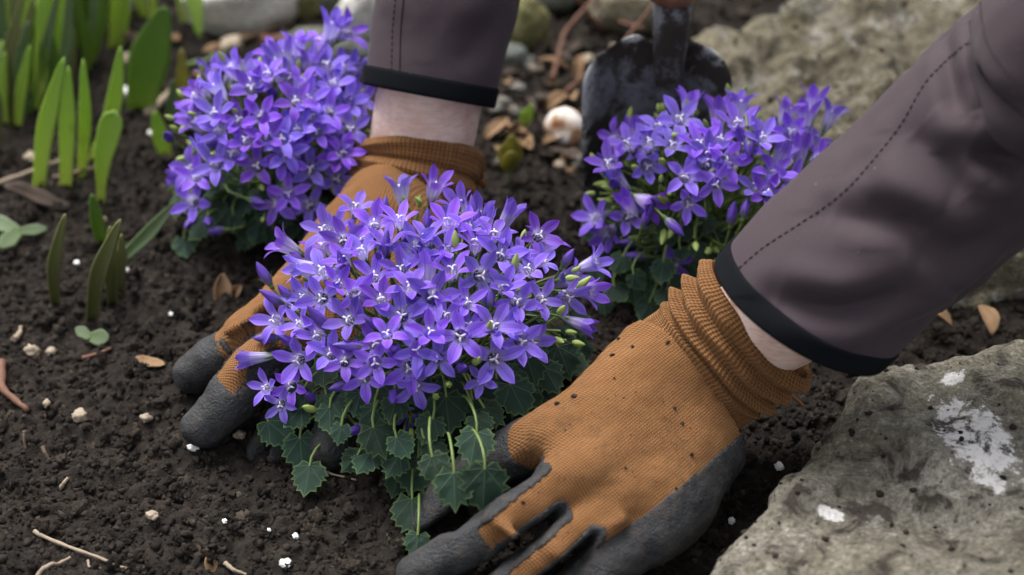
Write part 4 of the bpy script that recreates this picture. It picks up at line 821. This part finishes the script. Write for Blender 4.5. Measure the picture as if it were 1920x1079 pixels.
# ------------------------------------------------------------------ the person: one body, gloves and jacket sleeves
def surface_nets(f, lo, h):
    """quad mesh of f = 0 on a regular grid"""
    s = f < 0; nx, ny, nz = f.shape
    cnt = np.zeros((nx-1, ny-1, nz-1), np.float32); acc = np.zeros((nx-1, ny-1, nz-1, 3), np.float32)
    cor = [(i, j, k) for i in (0, 1) for j in (0, 1) for k in (0, 1)]
    sl = lambda c: tuple(slice(c[d], f.shape[d]-1+c[d]) for d in range(3))
    for a in range(8):
        for b in range(a+1, 8):
            d = [cor[b][k]-cor[a][k] for k in range(3)]
            if sum(map(abs, d)) != 1: continue
            fa, fb = f[sl(cor[a])], f[sl(cor[b])]; x = (fa < 0) != (fb < 0); t = np.where(x, fa/np.where(x, fa-fb, 1), 0)
            cnt += x
            for k in range(3): acc[..., k] += np.where(x, cor[a][k]+t*d[k], 0)
    act = cnt > 0; idx = np.full(cnt.shape, -1, np.int64); idx[act] = np.arange(act.sum())
    ii = np.argwhere(act); v = (ii+acc[act]/cnt[act][:, None])*h+np.array(lo); Q = []
    for ax in range(3):
        o1, o2 = [(1, 2), (2, 0), (0, 1)][ax]
        A = [slice(0, n) for n in f.shape]; B = list(A); A[ax] = slice(0, -1); B[ax] = slice(1, None)
        sa, sb = s[tuple(A)], s[tuple(B)]; e = np.argwhere(sa != sb)
        ok = (e[:, o1] > 0) & (e[:, o2] > 0) & (e[:, o1] < f.shape[o1]-1) & (e[:, o2] < f.shape[o2]-1); e = e[ok]
        flip = sa[tuple(e.T)]; q = []
        for d1, d2 in ((-1, -1), (0, -1), (0, 0), (-1, 0)):
            c = e.copy(); c[:, o1] += d1; c[:, o2] += d2; q.append(idx[tuple(c.T)])
        q = np.stack(q, -1); q[~flip] = q[~flip][:, ::-1]; Q.append(q)
    Q = np.vstack(Q); Q = Q[(Q >= 0).all(1)]
    for it in range(4):            # relax the grid steps
        a_ = np.concatenate([Q[:, k] for k in range(4)]); b_ = np.concatenate([Q[:, (k+1) % 4] for k in range(4)]); sm_ = np.zeros_like(v)
        for k in range(3): sm_[:, k] = np.bincount(a_, v[b_, k], len(v))+np.bincount(b_, v[a_, k], len(v))
        n_ = np.bincount(a_, minlength=len(v))+np.bincount(b_, minlength=len(v)); v = v+(.55 if it % 2 == 0 else -.45)*(sm_/np.maximum(n_, 1)[:, None]-v)
    return v, Q
def smin(a, b, k):
    h = np.clip(.5+.5*(b-a)/k, 0, 1); return b*(1-h)+a*h-k*h*(1-h)
def rcone(p, a, b, ra, rb):
    a = a.astype(np.float32); ab = (b-a).astype(np.float32); t = np.clip(((p-a)@ab)/(ab@ab), 0, 1)
    return np.linalg.norm(p-(a+t[..., None]*ab), axis=-1)-(ra+(rb-ra)*t)
def J(l): return [(P(px, py, z), r) for px, py, z, r in l]
def make_glove(e, eloc, palm, fingers, thumb, back, axis_a, axis_b, bounds_plane, orange_len, ridges, cut, gaps, h=.0013):
    """palm: list of cone pairs; fingers: joint chains; coat: rubber skin on fingers and palm side"""
    allp = np.array([q for c in fingers+[thumb] for q, _ in c]+[q for c in palm for q, _ in c])
    lo = allp.min(0)-.03; hi = allp.max(0)+.03; n = np.ceil((hi-lo)/h).astype(int)
    g = np.stack(np.meshgrid(*[(lo[d]+np.arange(n[d])*h).astype(np.float32) for d in range(3)], indexing='ij'), -1)
    d = None
    for c in palm:
        x = rcone(g, c[0][0], c[1][0], c[0][1], c[1][1]); d = x if d is None else smin(d, x, .016)
    fd = None; reg = np.full(d.shape, 1., np.float32); back = unit(back).astype(np.float32)
    for ch, ol in zip(fingers+[thumb], orange_len+[.02]):
        x = None; s0 = 0.; rg_ = None
        for (a, ra), (b, rb) in zip(ch[:-1], ch[1:]):
            c1 = rcone(g, a, b, ra, rb); x = c1 if x is None else smin(x, c1, .003)
            ab = (b-a).astype(np.float32); L = float(np.linalg.norm(ab)); t = ((g-a.astype(np.float32))@ab)/(L*L); s = s0+t*L
            hgt = (g-(a.astype(np.float32)+np.clip(t, 0, 1)[..., None]*ab))@back
            rr_ = np.minimum(hgt+.0020, ol-s); rr_ = np.maximum(rr_, .006-s)   # palm half of the finger, and all of it past the knuckle
            rr_ = np.maximum(rr_, c1-.0035); rg_ = rr_ if rg_ is None else np.minimum(rg_, rr_); s0 += L
        reg = np.minimum(reg, rg_); fd = x if fd is None else smin(fd, x, .0022)
    d = smin(d, fd, .0075)
    for (a, b, r) in ridges: d = smin(d, rcone(g, a, b, r, r*.8), .0060)
    for (a, b, r, dark) in gaps:      # the clefts between the fingers
        a2, b2 = a.astype(np.float32), b.astype(np.float32); ab = b2-a2; ab = ab-back*(ab@back); rel = g-a2; rel = rel-(rel@back)[..., None]*back
        t = np.clip((rel@ab)/(ab@ab), 0, 1); dd = np.linalg.norm(rel-t[..., None]*ab, axis=-1); wob_ = (r*(.9+.9*t))
        k_ = .004; x = -(dd-wob_); h_ = np.clip(.5+.5*(d-x)/k_, 0, 1); d = x*(1-h_)+d*h_+k_*h_*(1-h_)
        reg = np.minimum(reg, dd-dark*(.8+.3*t))
    near = np.abs(d) < .012
    pts = g[near]; nz_ = np.zeros(d.shape, np.float32); nz_[near] = (.0030*fbm(pts*30.+1, 2)+.0009*fbm(pts*80., 2)+.0004*fbm(pts*210., 2)).astype(np.float32)
    d = d+nz_
    for (cp, cn) in cut: d = np.maximum(d, (g-cp.astype(np.float32))@cn.astype(np.float32))
    v, q = surface_nets(d, lo, h)
    gl = obj('glove', np_mesh('glove', to_local(v, eloc), q), KNIT, e)
    for (b0, bn) in bounds_plane: reg = np.minimum(reg, -((g-b0.astype(np.float32))@bn.astype(np.float32)))
    edge = np.zeros(d.shape, np.float32); edge[near] = (.0011*fbm(pts*60.+3, 3)).astype(np.float32)
    cd_ = np.maximum(d-.0007, reg+edge)
    # inner side of the coat sits under the knit so only a thin lip shows
    v2, q2 = surface_nets(cd_, lo, h)
    obj('rubber_coating', np_mesh('rubber_coating', to_local(v2, eloc), q2), RUBBER, gl)
    attr(gl.data, 'kco', np.stack([(v-allp[0])@axis_a, (v-allp[0])@axis_b, 0*v[:, 0]], -1)); return gl

PE = np.array([.36, .40, 0.]); PERSON = empty('person', PE, 'person in mauve-grey softshell and ochre rubber-dipped gloves firming soil round a bellflower', 'person')
def loft(path, ra, rb, ref, nth=96, wob=None):
    path = np.asarray(path, float); n = len(path); t, e1, e2 = frames(path, ref); th = np.arange(nth)*2*PI/nth
    ra, rb = np.broadcast_to(ra, (n,)), np.broadcast_to(rb, (n,))
    nrm = np.cos(th)[None, :, None]*e1[:, None]+np.sin(th)[None, :, None]*e2[:, None]
    v = path[:, None]+ra[:, None, None]*np.cos(th)[None, :, None]*e1[:, None]+rb[:, None, None]*np.sin(th)[None, :, None]*e2[:, None]
    return v, nrm, th
def seglen(path): return np.concatenate([[0], np.cumsum(np.linalg.norm(np.diff(path, axis=0), axis=1))])

# --- glove on the right in the photograph (its little-finger edge rests on the soil)
palmR = [J([(1250, 655, .060, .0205), (1060, 815, .045, .0160)]), J([(1285, 690, .052, .0215), (1110, 880, .042, .0165)]), J([(1320, 715, .043, .0215), (1170, 935, .031, .0160)]), J([(1352, 742, .036, .0200), (1222, 985, .020, .0165)]), J([(1330, 790, .030, .019), (1250, 930, .022, .019)])]
fingR = [J([(1050, 812, .044, .0140), (925, 862, .026, .0118), (850, 925, .013, .0110), (815, 980, .004, .0098)]),
         J([(1105, 885, .041, .0150), (960, 972, .031, .0126), (862, 1032, .017, .0116), (785, 1080, .005, .0102)]),
         J([(1168, 938, .031, .0145), (1040, 1032, .023, .0124), (955, 1088, .010, .0112), (895, 1128, .000, .0098)]),
         J([(1225, 985, .020, .0150), (1125, 1072, .013, .0120), (1065, 1118, .003, .0105), (1015, 1158, -.004, .0092)])]
thumR = J([(1225, 700, .040, .018), (1150, 745, .026, .014), (1080, 795, .014, .0115), (1020, 830, .006, .010)])
axR = unit(P(1100, 870, .045)-P(1300, 700, .05)); acR = unit(np.cross(-FWD, axR)); bkR = unit(np.cross(axR, acR)); bkR = bkR if bkR@(-FWD) > 0 else -bkR
b1, b2 = P(1412, 800, .045), P(1165, 1000, .036); nR = unit(np.cross(b2-b1, -FWD)); nR = nR if nR@(RIGHT-UP) > 0 else -nR
cutc = P(1292, 706, .048); cutn = -axR
pcR = P(1180, 800, .045)
seam = lambda a, b, r: (P(*a), P(*b), r)
glR = make_glove(PERSON, PE, palmR, fingR, thumR, bkR, acR, axR, [(b1, nR), (pcR-bkR*.024, -bkR)], [.042, .056, .062, .060],
    [seam((920, 958, .0405), (965, 1005, .0395), .0016), seam((1010, 1002, .0325), (1050, 1042, .0300), .0016), seam((1110, 1010, .0300), (1165, 975, .0370), .0022)],
    [(P(1278, 722, .050), cutn)], [(P(994, 884, .045), P(850, 985, .030), .0026, .0068), (P(1056, 958, .040), P(905, 1080, .020), .0024, .0066), (P(1116, 1006, .033), P(1010, 1105, .010), .0024, .0062)])
def rib_cuff(path_px, half, minor, ref, ridges, flare, parent, seed, nn=90):
    path = spline([P(*q) for q in path_px], nn); sl = seglen(path); s = sl/sl[-1]
    v, nrm, th = loft(path, half*(1+flare*s), minor*(1+flare*s), ref, 220)
    S_, T_2 = np.meshgrid(s, th, indexing='ij'); cs = np.stack([np.cos(T_2)*1.3, np.sin(T_2)*1.3, S_*0+seed], -1)
    sh = .055*perlin(cs*1.1)
    dsp = .0011*fbm(np.stack([np.cos(T_2)*2, np.sin(T_2)*2, S_*5+seed], -1), 3)
    for (c, w, a) in ridges: dsp = dsp+a*np.exp(-((S_-c-sh)/w)**2)*(1+.5*perlin(cs*2+c*9))
    dsp += .00026*np.cos(T_2*96)                      # knitted ribs
    v = v+dsp[..., None]*nrm
    # rolled rim: turn the last rows inward
    t, _, _ = frames(path, ref); rim = []
    for k, (dr, dt) in enumerate([(-.0006, .0012), (-.0020, .0016), (-.0034, .0004), (-.0040, -.004), (-.0045, -.012)]): rim.append(v[-1]+dr*nrm[-1]+dt*t[-1])
    vv = np.vstack([v.reshape(-1, 3)]+rim); nrow = nn+len(rim)
    me = np_mesh('ribbed_cuff', to_local(vv, PE), grid_quads(220, nrow, True))
    kk = np.stack([T_2*half, S_*sl[-1], 0*S_], -1).reshape(-1, 3); kk = np.vstack([kk]+[kk[-220:]+np.array([0, .001*(i+1), 0]) for i in range(len(rim))]); attr(me, 'kco', kk)
    return obj('ribbed_cuff', me, RIB, parent)
chR = unit(.057*RIGHT-.048*UP+.010*FWD)
rib_cuff([(1236, 752, .043), (1280, 717, .047), (1330, 677, .056), (1380, 638, .067), (1424, 604, .077)], .0345, .0262, chR, [(.50, .03, .0016), (.555, .022, -.0012), (.62, .038, .0040), (.69, .022, -.0016), (.765, .042, .0046), (.845, .022, -.0018), (.94, .055, .0046)], .05, glR, 2.)
th0 = P(1462, 745, .030); thp = spline([th0, P(1480, 742, .030), P(1496, 752, .027), P(1506, 762, .025)], 10); v, q, t = tube_mesh(to_local(thp, PE), .0009, 6)
me = np_mesh('loose_thread', v, q, t); attr(me, 'kco', np.zeros((len(v), 3))); obj('loose_thread', me, RIB, glR)

# --- glove on the left (behind the plant, fingers coming round its side)
palmL = [J([(708, 392, .056, .0205), (560, 560, .036, .0150)]), J([(745, 398, .050, .0215), (602, 590, .041, .0160)]), J([(775, 402, .044, .0215), (645, 620, .041, .0165)]), J([(805, 405, .040, .0200), (690, 640, .036, .0160)])]
fingL = [J([(560, 562, .036, .0145), (462, 628, .036, .0118), (405, 668, .024, .0106), (360, 704, .011, .0094)]),
         J([(602, 592, .041, .0155), (490, 682, .037, .0132), (432, 745, .023, .0122), (384, 802, .010, .0106)]),
         J([(645, 622, .038, .0150), (575, 745, .018, .0120), (535, 805, .004, .0110), (500, 850, -.005, .0100)]),
         J([(690, 642, .036, .0150), (640, 790, .020, .0115), (620, 835, .010, .0105), (605, 860, .000, .0095)])]
thumL = J([(790, 450, .036, .018), (820, 520, .028, .0145), (840, 580, .020, .012), (850, 630, .012, .0105)])
axL = unit(P(610, 600, .04)-P(755, 395, .048)); bkL = unit(np.array([-.45, -.05, .85])); acL = unit(np.cross(bkL, axL))
glL = make_glove(PERSON, PE, palmL, fingL, thumL, bkL, acL, axL, [(P(650, 520, .045)-bkL*.012, -bkL)], [.050, .062, .03, .02], [seam((470, 600, .050), (425, 622, .046), .0030), seam((520, 560, .054), (440, 605, .046), .0025)], [(P(752, 385, .050), -axL)], [(P(560, 600, .045), P(400, 745, .02), .0016, .0050), (P(610, 640, .045), P(450, 830, .01), .002, .005)], .0014)
rib_cuff([(742, 412, .042), (760, 380, .046), (772, 345, .054), (780, 312, .061), (782, 287, .066)], .0335, .0262, unit(RIGHT-.08*UP), [(.42, .06, .0020), (.62, .06, .0030), (.74, .03, -.0022), (.92, .06, .0024)], .06, glL, 5., 70)
# crumpled gathered edge of that cuff
gv = Acc()
for k in range(7):
    c = P(882+random.uniform(-8, 14), 300+k*9, .062-.003*k); gv.add(*tube_mesh(to_local(spline([c+np.array([-.006, .002, .001]), c, c+np.array([.0035, -.002, random.uniform(-.002, .002)]), c+np.array([.004, -.001, -.005])], 8), PE), [.0012, .0020, .0024, .0026, .0026, .0024, .0018, .001], 8))
me = gv.mesh('gathered_hem'); attr(me, 'kco', np.array([v.co[:] for v in me.vertices])); obj('gathered_hem', me, RIB, glL)

# --- body: one continuous surface running through both sleeves and across the shoulders
elR, shR = P(2140, 5, .262), np.array([.50, .20, .55]); elL, shL = np.array([.035, .235, .40]), np.array([.22, .42, .57])
LW0, LW1 = P(755, 395, .046), P(786, 290, .066); LA = P(805, 178, .100); dL = unit([.18, .51, .84])
RW0, RW1 = P(1310, 700, .048), P(1424, 604, .078); RA = P(1504, 582, .100)
sleeveR_pts = [RA, P(1575, 507, .118), P(1705, 395, .142), P(1890, 225, .182), P(2010, 112, .212), elR, (elR+shR)/2+np.array([.02, -.01, .0]), shR]
sleeveL_pts = [LA, LA+dL*.05, LA+dL*.10, LA+dL*.18, LA+dL*.26, elL, (elL+shL)/2+np.array([-.01, .01, 0]), shL]
def resample(pts, step):
    p_ = spline(pts, 300); l_ = seglen(p_); n_ = max(3, int(l_[-1]/step)); x_ = np.linspace(0, l_[-1], n_); return np.stack([np.interp(x_, l_, p_[:, k]) for k in range(3)], -1)
bpL, bpR = resample(sleeveL_pts, .03), resample(sleeveR_pts, .03)
bk_ = np.vstack([LW0, (LW0+LW1)/2, LW1, bpL[1:], (shL+shR)/2+np.array([.03, .06, .02]), bpR[:0:-1], RA*.5+RW1*.5, RW1, (RW0+RW1)/2, RW0]); body_path = resample(bk_, .004)
bl_ = seglen(body_path); tot = bl_[-1]; mL = .30; 
brad = np.interp(bl_, [0, .05, .12, .26, .40, .62, tot*.5, tot-.66, tot-.42, tot-.24, tot-.10, tot-.05, 0+tot], [.0245, .0268, .0275, .028, .034, .045, .08, .045, .034, .030, .0265, .0240, .020]); NB = len(body_path)
v, nrm, th = loft(body_path, brad*.90, brad*1.07, (.1, -.75, .6), 72)
v = v+(.0006*fbm(v*60, 3))[..., None]*nrm
obj('body', np_mesh('body', to_local(v.reshape(-1, 3), PE), grid_quads(72, NB, True)), SKIN, PERSON)

from mathutils.bvhtree import BVHTree
def make_sleeve(pts, ra, ref, band_w, nl, nth, folds, seams, stitches, seed, first_dir=None, flat=.94):
    path = spline(pts, nl*3); sl = seglen(path)
    s_new = np.linspace(0, 1, nl)**1.25*sl[-1]; path = np.stack([np.interp(s_new, sl, path[:, k]) for k in range(3)], -1); sl = s_new
    if first_dir is not None:   # hem leans: shear the first rows so that the opening faces first_dir
        pass
    R = np.interp(sl/sl[-1], *ra); v, nrm, th = loft(path, R, R*flat, ref, nth)
    if first_dir is not None:
        t0 = unit(path[3]-path[0]); fd = unit(first_dir); rel = v-path[0]; along = rel@t0
        k = np.clip(1-sl/.085, 0, 1)[:, None]**1.5; rad = rel-along[..., None]*t0
        v = v-(k*((rad@fd)/(t0@fd)))[..., None]*t0*1.0
    mask = np.clip((sl-.004)/.03, 0, 1)[:, None]
    dsp = mask*(.0028*fbm(v*13+seed, 3)+.0010*fbm(v*45+seed, 2)); v = v+dsp[..., None]*nrm
    q = grid_quads(nth, nl, True)
    def caster(): return BVHTree.FromPolygons([tuple(x) for x in v.reshape(-1, 3)], [tuple(int(y) for y in x) for x in q])
    bvh = caster()
    def hit(px, py):
        d = Vector(ray(px, py)).normalized(); r = bvh.ray_cast(Vector(CAM), d, 5.); return (np.array(r[0]), np.array(r[1])) if r[0] is not None else (None, None)
    def line(pp, n=10, smooth=True):
        out = []
        pl = spline(np.array(pp, float), n)
        for px, py in pl:
            c, nn_ = hit(px, py)
            if c is not None: out.append((c, nn_ if nn_@(CAM-c) > 0 else -nn_))
        return out
    for pp, wdt, dep, bulge in folds:
        ls = [c for c, _ in line(pp, 12)]
        if len(ls) < 2: continue
        L = np.array(ls); dm = np.full(v.shape[:2], 9.); side = np.zeros(v.shape[:2]); tapr = np.zeros(v.shape[:2])
        for i in range(len(L)-1):
            ab = L[i+1]-L[i]; t = np.clip(((v-L[i])@ab)/(ab@ab+1e-12), 0, 1); cc = L[i]+t[..., None]*ab; dd = np.linalg.norm(v-cc, axis=-1)
            m_ = dd < dm; dm = np.where(m_, dd, dm); g_ = (i+t)/(len(L)-1); tapr = np.where(m_, g_, tapr)
            side = np.where(m_, (v-cc)@unit(UP), side)
        tp = np.sin(PI*np.clip(tapr, .04, .96))**.6
        off = -dep*np.exp(-(dm/wdt)**2)+bulge*np.exp(-((dm-2.1*wdt)/(1.3*wdt))**2)*np.where(side > 0, 1., .55)
        v = v+(tp*off)[..., None]*nrm
    bvh = caster()
    me = np_mesh('jacket_sleeve', to_local(v.reshape(-1, 3), PE), q); o = obj('jacket_sleeve', me, SOFTSHELL, PERSON)
    sm = o.modifiers.new('thickness', 'SOLIDIFY'); sm.thickness = .0016; sm.offset = -1
    # black binding round the hem
    kb = int(np.searchsorted(sl, band_w)); rows = np.arange(0, kb+1); bv = []
    for r_, j in [(-.0022, 0)]+[(.0011, j) for j in rows]+[(-.0004, kb)]:
        e_ = 0 if not (r_ > 0 and (j == 0 or j == kb)) else -.0004
        bv.append(v[j]+(r_+e_)*nrm[j])
    bv[0] = bv[0]+0; t0 = unit(path[2]-path[0]); bv[0] -= t0*.0009; bv[1] -= t0*.0009
    inner = v[0]-.0035*nrm[0]+t0*.012; bv = np.array([inner]+bv)
    obj('cuff_band', np_mesh('cuff_band', to_local(bv.reshape(-1, 3), PE), grid_quads(nth, len(bv), True)), BINDING, o)
    for pp in seams:
        ls = line(pp, 60)
        if len(ls) > 3:
            pth = np.array([c+n_*.0001 for c, n_ in ls]); vv, qq, t_ = tube_mesh(to_local(pth, PE), .00055, 6); obj('seam', np_mesh('seam', vv, qq, t_), THREAD, o)
    for pp in stitches:
        ls = line(pp, 400)
        if len(ls) < 4: continue
        pth = np.array([c+n_*.00035 for c, n_ in ls]); sg = seglen(pth); A = Acc(); x = 0.
        while x+.0022 < sg[-1]:
            seg = np.stack([np.interp(np.linspace(x, x+.0022, 4), sg, pth[:, k]) for k in range(3)], -1); A.add(*tube_mesh(to_local(seg, PE), [.0002, .00036, .00036, .0002], 5)); x += .0033
        obj('stitching', A.mesh('stitching'), THREAD, o)
    return o
make_sleeve(sleeveR_pts, ([0, .12, .3, .45, .6, 1], [.0450, .0460, .0505, .057, .062, .078]), chR, .0085, 330, 260,
    [([(1560, 399), (1669, 413), (1749, 440)], .0065, .0065, .0042), ([(1815, 285), (1870, 300), (1925, 312)], .0060, .0085, .0045), ([(1450, 560), (1577, 583), (1692, 551)], .0060, .0070, .0042), ([(1709, 248), (1760, 300), (1812, 372)], .0060, .0052, .0038), ([(1770, 60), (1778, 132), (1798, 222)], .0042, .0042, .003), ([(1830, 140), (1870, 190), (1925, 225)], .006, .0045, .003), ([(1700, 470), (1790, 470), (1880, 430)], .008, .0038, .003), ([(1600, 330), (1640, 370), (1660, 420)], .006, .0022, .002), ([(1640, 650), (1760, 590), (1890, 480)], .007, .003, .002)],
    [[(1818, 40), (1830, 110), (1865, 170), (1925, 222)]], [[(1366, 522), (1430, 466), (1500, 420), (1580, 362), (1640, 298), (1690, 232), (1740, 150), (1800, 92), (1822, 80)], [(1838, 5), (1850, 75), (1880, 125), (1926, 172)]], 1.3, first_dir=(.46, .10, .88))
make_sleeve(sleeveL_pts, ([0, .1, .25, .5, 1], [.0352, .0385, .044, .050, .072]), unit(RIGHT-.15*UP), .0092, 240, 200,
    [([(850, 120), (890, 90), (930, 40)], .007, .0022, .0018), ([(830, 60), (880, 62), (930, 70)], .008, .0016, .0014)],
    [[(757, -5), (751, 60), (749, 152)]], [[(742, -5), (736, 60), (734, 148)]], 4.4, flat=.9)

specks(glR, 90, (-.06, .13, -.26, -.08), .0003, .0014, 'soil_specks', glR, pw=3., cluster=1.6)
# lint standing off the knit
FUZZ = plain('ochre_lint', (.26, .135, .06, 1), .95, .2, .2)
def lint(gl, n):
    me = gl.data; nv = len(me.vertices); co = np.zeros(nv*3, np.float32); no = np.zeros(nv*3, np.float32); me.vertices.foreach_get('co', co); me.vertices.foreach_get('normal', no)
    k = RNG.integers(0, nv, n); c, d = co.reshape(-1, 3)[k], no.reshape(-1, 3)[k]; t = unit(RNG.normal(size=(n, 3))); L = RNG.uniform(.0007, .0022, n)[:, None]
    tip = c+unit(d*.7+t*.8)*L; w = np.cross(d, t)*.00008
    obj('lint', np_mesh('lint', np.stack([c-w, c+w, tip], 1).reshape(-1, 3), None, np.arange(n*3).reshape(-1, 3)), FUZZ, gl, kind='stuff')
lint(glR, 9000); lint(glL, 4000)
